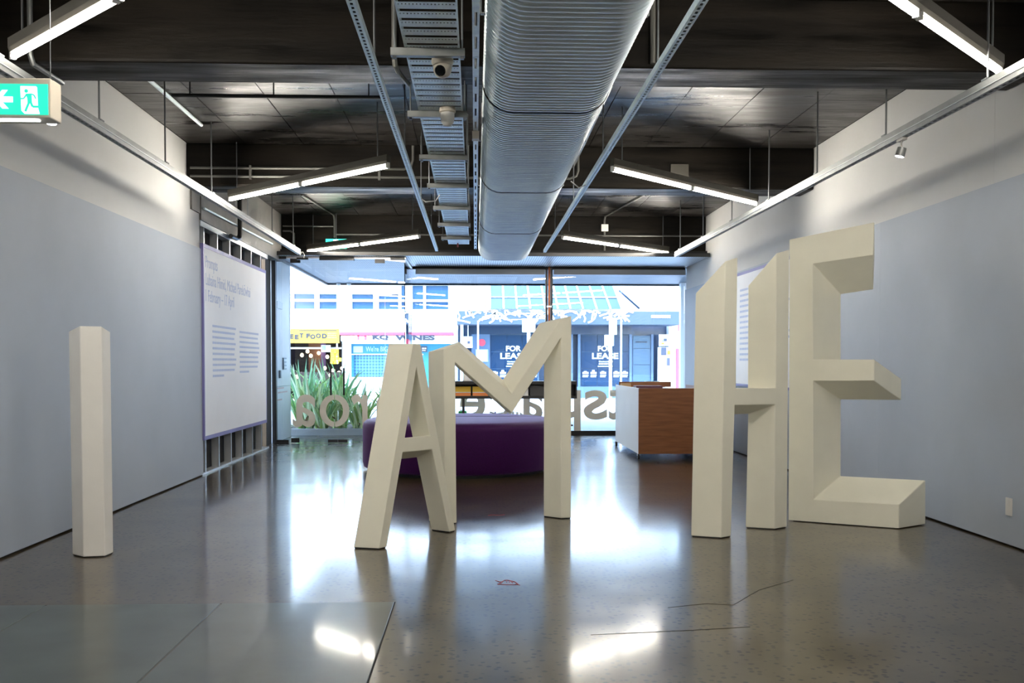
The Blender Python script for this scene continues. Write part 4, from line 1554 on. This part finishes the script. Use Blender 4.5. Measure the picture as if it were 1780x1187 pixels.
MB().tube([(fx(586), YF - .7, fz(632)), (fx(586), YF - .7, fz(597))], .03, 8).build('rod', M['white'], hs)
MB().box(fx(588), fx(593), YF - .72, YF - .6, fz(628), fz(622)).build('arm', M['vivid_yellow'], hs)
fx, fz = plane(YF - .4)
ws = thing('window_poster', 'white and blue poster hung in the food shop door', 'poster', (fx(567), YF - .4, fz(610)))
MB().box(fx(559), fx(575), YF - .42, YF - .38, fz(612), fz(600)).build('sheet', M['white'], ws)
MB().box(fx(560), fx(567), YF - .425, YF - .42, fz(609), fz(601)).build('print', M['signblue'], ws)

# wine shop with teal front
fx, fz = plane(YF + .0)
wsb = thing('wine_shop', 'teal framed shop front with a mesh roller shutter', 'shop front', (fx(695), YF, 0))
MB().box(fx(612), fx(783), YF + .1, YF + .2, -.01, fz(617)).build('shutter', M['shutter'], wsb)
for a_, b_ in ((605, 615), (733, 747), (775, 783)):
    MB().box(fx(a_), fx(b_), YF - .1, YF + .1, -.01, fz(597)).build('frame_post', M['teal'], wsb)
MB().box(fx(605), fx(783), YF - .12, YF + .1, fz(617), fz(598)).build('frame_head', M['teal'], wsb)
MB().box(fx(611), fx(735), YF - .16, YF - .12, fz(617), fz(615)).build('sill', M['white'], wsb)
MB().box(fx(612), fx(735), YF - .2, YF - .12, -.01, fz(655)).build('stall_riser', M['white'], wsb)
MB().box(fx(615), fx(631), YF - .14, YF - .12, fz(613), fz(602)).build('notice', M['teal_pale'], wsb)
m = MB()
text(m, "We're BIG", (fx(636), YF - .125, fz(611)), (1, 0, 0), UP, width=.80, height=.19, bold=.01, lift=.01)
m.build('lettering', M['teal_pale'], wsb)
MB().box(fx(731), fx(741.5), YF - .16, YF - .12, fz(612), fz(602)).build('notice', M['posterblack'], wsb)
m = MB()
greek(m, (fx(733), YF - .161, fz(607)), (1, 0, 0), UP, .15, .05, lift=.005)
greek(m, (fx(733), YF - .161, fz(610)), (1, 0, 0), UP, .13, .03, lift=.005)
m.build('small_print', M['white'], wsb, kind='stuff')
fx, fz = plane(YF - 1.25)
sg2 = thing('wine_shop_sign', 'white awning sign with red top stripe reading wines', 'sign', (fx(692), YF - 1.2, fz(594)))
bevel(MB().box(fx(592), fx(792), YF - 1.25, YF - .9, fz(594), fz(583)).build('board', flat('sign_white', (.42, .45, .48), .6), sg2), .05, 3)
MB().box(fx(591), fx(787), YF - 1.27, YF - .9, fz(582.5), fz(577.5)).build('stripe', M['pinkred'], sg2)
MB().box(fx(595), fx(790), YF - 1.22, YF - .95, fz(597.5), fz(594)).build('valance', M['teal_pale'], sg2)
m = MB()
text(m, 'KQ', (fx(647), YF - 1.26, fz(591.5)), (1, 0, 0), UP, width=.56, height=.19, bold=.05, lift=.012)
text(m, 'WINES', (fx(686), YF - 1.26, fz(591.5)), (1, 0, 0), UP, width=1.40, height=.19, bold=.05, lift=.012)
m.build('lettering', M['sign_ink'], sg2)
m = MB()
m.box(fx(621), fx(624), YF - 1.262, YF - 1.25, fz(591), fz(583.5)).box(fx(621), fx(637), YF - 1.262, YF - 1.25, fz(585), fz(583)).box(fx(633), fx(637), YF - 1.262, YF - 1.25, fz(591), fz(584))
m.build('emblem', M['pinkred'], sg2)

# dark building for lease
fx, fz = plane(YF + .05)
bd = thing('leased_building', 'dark blue grey shop building for lease across the street', 'building', (fx(985), YF, 0))
XC, XD = fx(793), fx(1182)
MB().box(XC, fx(849), YF, YF + .4, fz(562), fz(470) + 4).build('pier', M['render_white'], bd)
MB().box(fx(806), fx(809), YF - .12, YF, fz(545), fz(470) + 4).build('downpipe', M['alu_pale'], bd)
MB().box(fx(840), fx(844.5), YF - .02, YF, fz(533), fz(522)).build('stain', flat('rust', (.75, .25, .10), .8), bd)
# sloping glazing above the canopy
gx = [850, 874, 897, 920, 946, 968, 990, 1012, 1036, 1060, 1080]
for i, (a_, b_) in enumerate(zip(gx, gx[1:])):
    s_ = .35 * i / 10
    m = MB()
    for z0, z1 in ((fz(537), fz(517)), (fz(516.2), fz(490))):
        k0 = (z0 - fz(537)) * .35
        k1 = (z1 - fz(537)) * .35
        dx0, dx1 = (z0 - fz(537)) * -.35 * i / 10, (z1 - fz(537)) * -.35 * i / 10
        m.quad((fx(a_) + dx0 + .04, YF + k0, z0), (fx(b_) + dx0 - .04, YF + k0, z0), (fx(b_) + dx1 - .04, YF + k1, z1), (fx(a_) + dx1 + .04, YF + k1, z1))
    m.build('pane', M['skyglass'], bd)
    MB().bar((fx(a_), YF - .02, fz(537)), (fx(a_) - (fz(490) - fz(537)) * .35 * i / 10, YF + (fz(490) - fz(537)) * .35 - .02, fz(490)), .06, .06, up=(0, 1, 0)).build('glazing_bar', M['white'], bd)
MB().box(fx(849), fx(1085), YF + .1, YF + .2, fz(517), fz(515.5)).build('glazing_bar', M['white'], bd)
MB().box(fx(849), XD + 2, YF + 1.0, YF + 1.3, fz(540), fz(470) + 4).build('wall', M['render_white'], bd)
m = MB().tube([(fx(1074), YF - .1, fz(505)), (fx(1108), YF - .3, fz(537))], .035, 8)
m.build('awning_arm', M['shop_dark'], bd)
MB().add([(fx(1078), YF - .2, fz(504)), (fx(1176), YF - .2, fz(504)), (fx(1176), YF - 1.0, fz(533)), (fx(1107), YF - 1.0, fz(536)), (fx(1078), YF - .1, fz(503)), (fx(1176), YF - .1, fz(503)), (fx(1176), YF - .9, fz(531)), (fx(1107), YF - .9, fz(534))],
         [[0, 1, 2, 3], [7, 6, 5, 4], [0, 4, 5, 1], [1, 5, 6, 2], [2, 6, 7, 3], [3, 7, 4, 0]]).build('awning', M['white'], bd)
fx, fz = plane(YF - 1.5)
XC, XD = fx(793), fx(1182)
MB().box(XC, XD, YF - 1.5, YF, fz(564), fz(562)).build('canopy_soffit', M['canopy_grey'], bd)
MB().box(XC, XD, YF - 1.55, YF - 1.45, fz(564), fz(541)).build('canopy_fascia', M['canopy_grey'], bd)
m = MB()
random.seed(11)
for i in range(46):
    x = fx(796 + i * 6.6)
    z = random.uniform(fz(562), fz(548))
    pts = [(x, YF - 1.565, z)]
    d = random.uniform(.5, 2.2) * random.choice((1, 1, -1))
    for k in range(5):
        d += random.uniform(-.9, .9)
        x += math.cos(d) * .14
        z = min(max(z + abs(math.sin(d)) * .13 * (1 if k < 4 else -1), fz(563.5)), fz(540))
        pts.append((x, YF - 1.565, z))
    m.tube(pts, .032, 5)
m.build('squiggle_pattern', M['white'], bd, kind='stuff')
m = MB()
greek(m, (fx(1131), YF - 1.56, fz(552.5)), (1, 0, 0), UP, .68, .10, gap=.2, lift=.02, mean=.12)
m.build('fascia_lettering', M['white'], bd, kind='stuff')
# shop front below the canopy
fx, fz = plane(YF + .05)
MB().box(XC, XD + .4, YF + .5, YF + .6, -.01, fz(541)).build('shop_wall', M['shop_dark'], bd)
MB().box(fx(822), fx(1096), YF - .05, YF + .5, fz(581), fz(563.5)).build('transom', M['shop_dark'], bd)
MB().box(fx(818), fx(850), YF, YF + .4, -.01, fz(581)).build('pier', M['shop_grey'], bd)
MB().box(fx(850), fx(1098), YF - .1, YF + .3, -.01, fz(672)).build('stall_riser', M['shop_grey'], bd)
for a_ in (990, 1003, 1093, 1131, 1144):
    MB().box(fx(a_), fx(a_ + 4), YF - .05, YF + .3, -.01, fz(581)).build('post', M['shop_grey'], bd)


def lease(x0, x1, lx):
    w = MB().box(fx(x0) - .05, fx(x1) + .05, YF + .10, YF + .14, fz(673), fz(581)).build('window', M['shop_grey'], bd)
    cols = [x0, x0 + (x1 - x0) * .34, x0 + (x1 - x0) * .67, x1]
    rows = [582, 611.5, 641, 671]
    m = MB()
    for c0, c1 in zip(cols, cols[1:]):
        for r0, r1 in zip(rows, rows[1:]):
            m.box(fx(c0) + .012, fx(c1) - .012, YF + .05, YF + .10, fz(r1) + .012, fz(r0) - .012)
    m.build('pane', M['panel_blue'], w)
    m = MB()
    y = YF + .05
    text(m, 'FOR', (fx(lx + 10), y, fz(610.5)), (1, 0, 0), UP, width=26 / 47., height=.205, bold=.03, lift=.01)
    text(m, 'LEASE', (fx(lx), y, fz(624)), (1, 0, 0), UP, width=46 / 47., height=.225, bold=.03, lift=.01)
    text(m, 'Contact', (fx(lx + 12), y, fz(629.5)), (1, 0, 0), UP, width=14 / 47., height=.055, bold=.02, lift=.01)
    greek(m, (fx(lx + 27), y, fz(629.5)), (1, 0, 0), UP, .2, .05, lift=.01)
    greek(m, (fx(lx + 12), y, fz(633.5)), (1, 0, 0), UP, .46, .05, lift=.01)
    greek(m, (fx(lx + 10), y, fz(637.5)), (1, 0, 0), UP, .55, .035, lift=.01)
    m.build('lease_lettering', M['white'], w)
    m = MB()
    for k, f in enumerate((.03, .20, .40, .68, .86)):
        xx = fx(x0 + (x1 - x0) * f)
        m.box(xx, xx + .22, y - .01, y, fz(650), fz(646.5)).box(xx + .05, xx + .15, y - .01, y, fz(647), fz(645 - (k == 1) * 2))
        greek(m, (xx, y, fz(653)), (1, 0, 0), UP, .22, .03, lift=.01, mean=.06)
        greek(m, (xx, y, fz(655.5)), (1, 0, 0), UP, .2, .03, lift=.01, mean=.06)
    m.build('icon_row', M['white'], w, kind='stuff')


lease(851, 933, 868)
lease(1009, 1092, 1028)
dd = MB().box(fx(1097), fx(1131), YF + .05, YF + .12, -.01, fz(583)).build('door', M['shop_grey'], bd)
MB().box(fx(1099.5), fx(1129.5), YF + .0, YF + .05, fz(605), fz(584)).box(fx(1099.5), fx(1129.5), YF, YF + .05, fz(633.5), fz(606)).box(fx(1099.5), fx(1129.5), YF, YF + .05, fz(663), fz(634.5)).build('frosted_pane', M['skyglass'], dd)
m = MB()
greek(m, (fx(1104), YF - .001, fz(595.5)), (1, 0, 0), UP, .42, .05, lift=.006, mean=.06)
m.build('door_lettering', M['sign_ink'], dd, kind='stuff')
MB().lathe([(.02, -.04), (.13, -.03), (.135, 0), (.02, 0)], (fx(836), YF - .001, fz(595.5)), 20, (0, 1, 0)).build('fire_bell', M['pinkred'], bd, smooth=True)
nb = thing('notice_board', 'white notice sheet in a frame on the grey shop pier', 'notice', (fx(836), YF - .05, fz(628)))
MB().box(fx(825), fx(847), YF - .05, YF - .001, fz(629), fz(607)).build('frame', M['signblue'], nb)
MB().box(fx(826.5), fx(845), YF - .06, YF - .05, fz(627.5), fz(608.5)).build('sheet', M['white'], nb)
fx, fz = plane(YF - .9)
nb = thing('hanging_sign', 'white box sign hung at the corner of the leased building', 'sign', (fx(811), YF - .9, fz(606)))
MB().box(fx(804), fx(819.5), YF - .95, YF - .85, fz(604.5), fz(585)).build('board', M['white'], nb)
MB().box(fx(811), fx(815.5), YF - .96, YF - .95, fz(597.5), fz(593)).build('emblem', M['posterblack'], nb)
MB().tube([(fx(812), YF - .9, fz(585)), (fx(812), YF - .9, fz(563))], .02, 6).build('hanger', M['white'], nb)
MB().tube([(fx(801.5), YF - 1.3, fz(563)), (fx(801), YF - 1.3, -.01)], .055, 10).build('downpipe', M['white'], bd)
# billboard column with posters, red post, and corner clutter
fx, fz = plane(YF - .5)
pc = thing('poster_column', 'white poster column beside the frosted shop door', 'poster column', (fx(1156), YF - .3, 0))
MB().box(fx(1146.5), fx(1166.5), YF - .5, YF - .1, -.01, fz(603)).build('core', M['white'], pc)
MB().box(fx(1145), fx(1163.5), YF - .52, YF - .5, fz(601), fz(581)).build('poster', M['white'], pc)
for a_, b_, c_, d_, mm in ((1149, 1158, 617.5, 603.5, 'posterblack'), (1159, 1164.5, 635.5, 622, 'posterblack'), (1150, 1154, 594, 590, 'signblue'), (1153.5, 1159, 593, 588, 'posterblack'), (1149.5, 1154.5, 598.5, 595, 'sign_yellow'), (1160, 1165, 616, 609, 'sign_yellow'), (1149, 1156, 632, 624, 'signblue'), (1148, 1156, 655, 646, 'signblue'), (1157, 1165, 650, 640, 'alu_pale')):
    MB().box(fx(a_), fx(b_), YF - .535, YF - .52, fz(c_), fz(d_)).build('poster', M[mm], pc)
rp = thing('red_post', 'slim red post at the corner of the leased building', 'post', (fx(1175), YF - .8, 0))
MB().box(fx(1172.5), fx(1177.5), YF - .9, YF - .75, -.01, fz(606)).build('shaft', M['pinkred'], rp)
MB().box(fx(1171), fx(1179), YF - .92, YF - .73, fz(606), fz(600)).build('cap', M['white'], rp)
sb = thing('corner_banner', 'red and white banner sign hung at the building corner', 'sign', (fx(1177), YF - 1.0, fz(576)))
MB().box(fx(1174), fx(1179), YF - 1.05, YF - 1.0, fz(576), fz(563.5)).build('cloth', M['pinkred'], sb)
for i, (a_, b_, c_, mm) in enumerate(((1179, 1186, 592, 'signblue'), (1180, 1188, 612, 'white'), (1178, 1187, 630, 'flax_pale'), (1179, 1186, 650, 'white'), (1184, 1190, 640, 'posterblack'), (1182, 1190, 665, 'flax_green'))):
    o = MB().box(fx(a_), fx(b_), YF - .3 - i * .08, YF - .26 - i * .08, -.01 if i > 4 else fz(c_ + 14), fz(c_ - 4)).build('street_poster', M[mm], None, org=(fx(a_), YF - .3, 0))
    tag(o, ('blue street poster topmost beside the red post', 'white street poster below the blue one by the red post', 'pale green street poster beside the red post', 'lower white street poster beside the red post', 'black street poster beside the red post', 'green street poster at the foot of the wall by the red post')[i], 'poster', 'posters beside the red post')
MB().box(fx(1168), fx(1230), YF + .1, YF + .5, -.01, fz(470) + 4).build('pier', M['alu_pale'], bd)


def sign_pole(label, px, y, zt, r, boards):
    x = (px - 826) / 1700 * y
    t = thing('sign_pole', label, 'sign pole', (x, y, 0), 'white street sign poles on the far footpath')
    MB().tube([(x, y, -.02), (x, y, zt)], r, 10).build('pole', M['white'], t, smooth=True)
    for i, (a_, b_, z0, z1, mm) in enumerate(boards):
        q = MB().box(x + a_, x + b_, y - r - .03, y - r - .005, z0, z1).build('board', M['white'], t)
        MB().box(x + a_ + .03, x + b_ - .03, y - r - .036, y - r - .03, z0 + .03, z1 - .03).build('face', M[mm], q)
        if i == 0 and mm == 'signblue':
            mm_ = MB()
            text(mm_, 'P', (x - .07, y - r - .037, z1 - .20), (1, 0, 0), UP, height=.13, bold=.03, lift=.006)
            for k in range(3):
                greek(mm_, (x + a_ + .06, y - r - .037, z1 - .26 - k * .06), (1, 0, 0), UP, b_ - a_ - .12, .03, lift=.005, mean=.07)
            mm_.build('lettering', M['white'], q)
    return t


sign_pole('white pole with two pale parking boards before the right lease window', 1062, 33.2, 2.95, .055, [(-.215, .10, 1.866, 2.235, 'teal_pale'), (-.06, .20, 2.245, 2.82, 'teal_pale')])
sign_pole('white pole with a blue parking board behind the M', 919, 33.2, 2.4, .06, [(-.22, .22, 2.33, 2.77, 'signblue')])
sign_pole('thin plain white pole left of the desk', 1080.5, 33.0, 2.7, .03, [])
sign_pole('thin plain white pole before the red fire bell', 831, 33.0, 2.7, .03, [])
# houses behind, so that the street does not end in sky
hb = thing('far_building', 'pale building block rising behind the street front', 'building', (0, 44, 0))
MB().box(-30, 30, 42, 46, -.01, 9).build('wall', M['render_white'], hb)
MB().box(-30.3, 30.3, 41.6, 46.3, 9, 9.4).build('roof', M['canopy_grey'], hb)
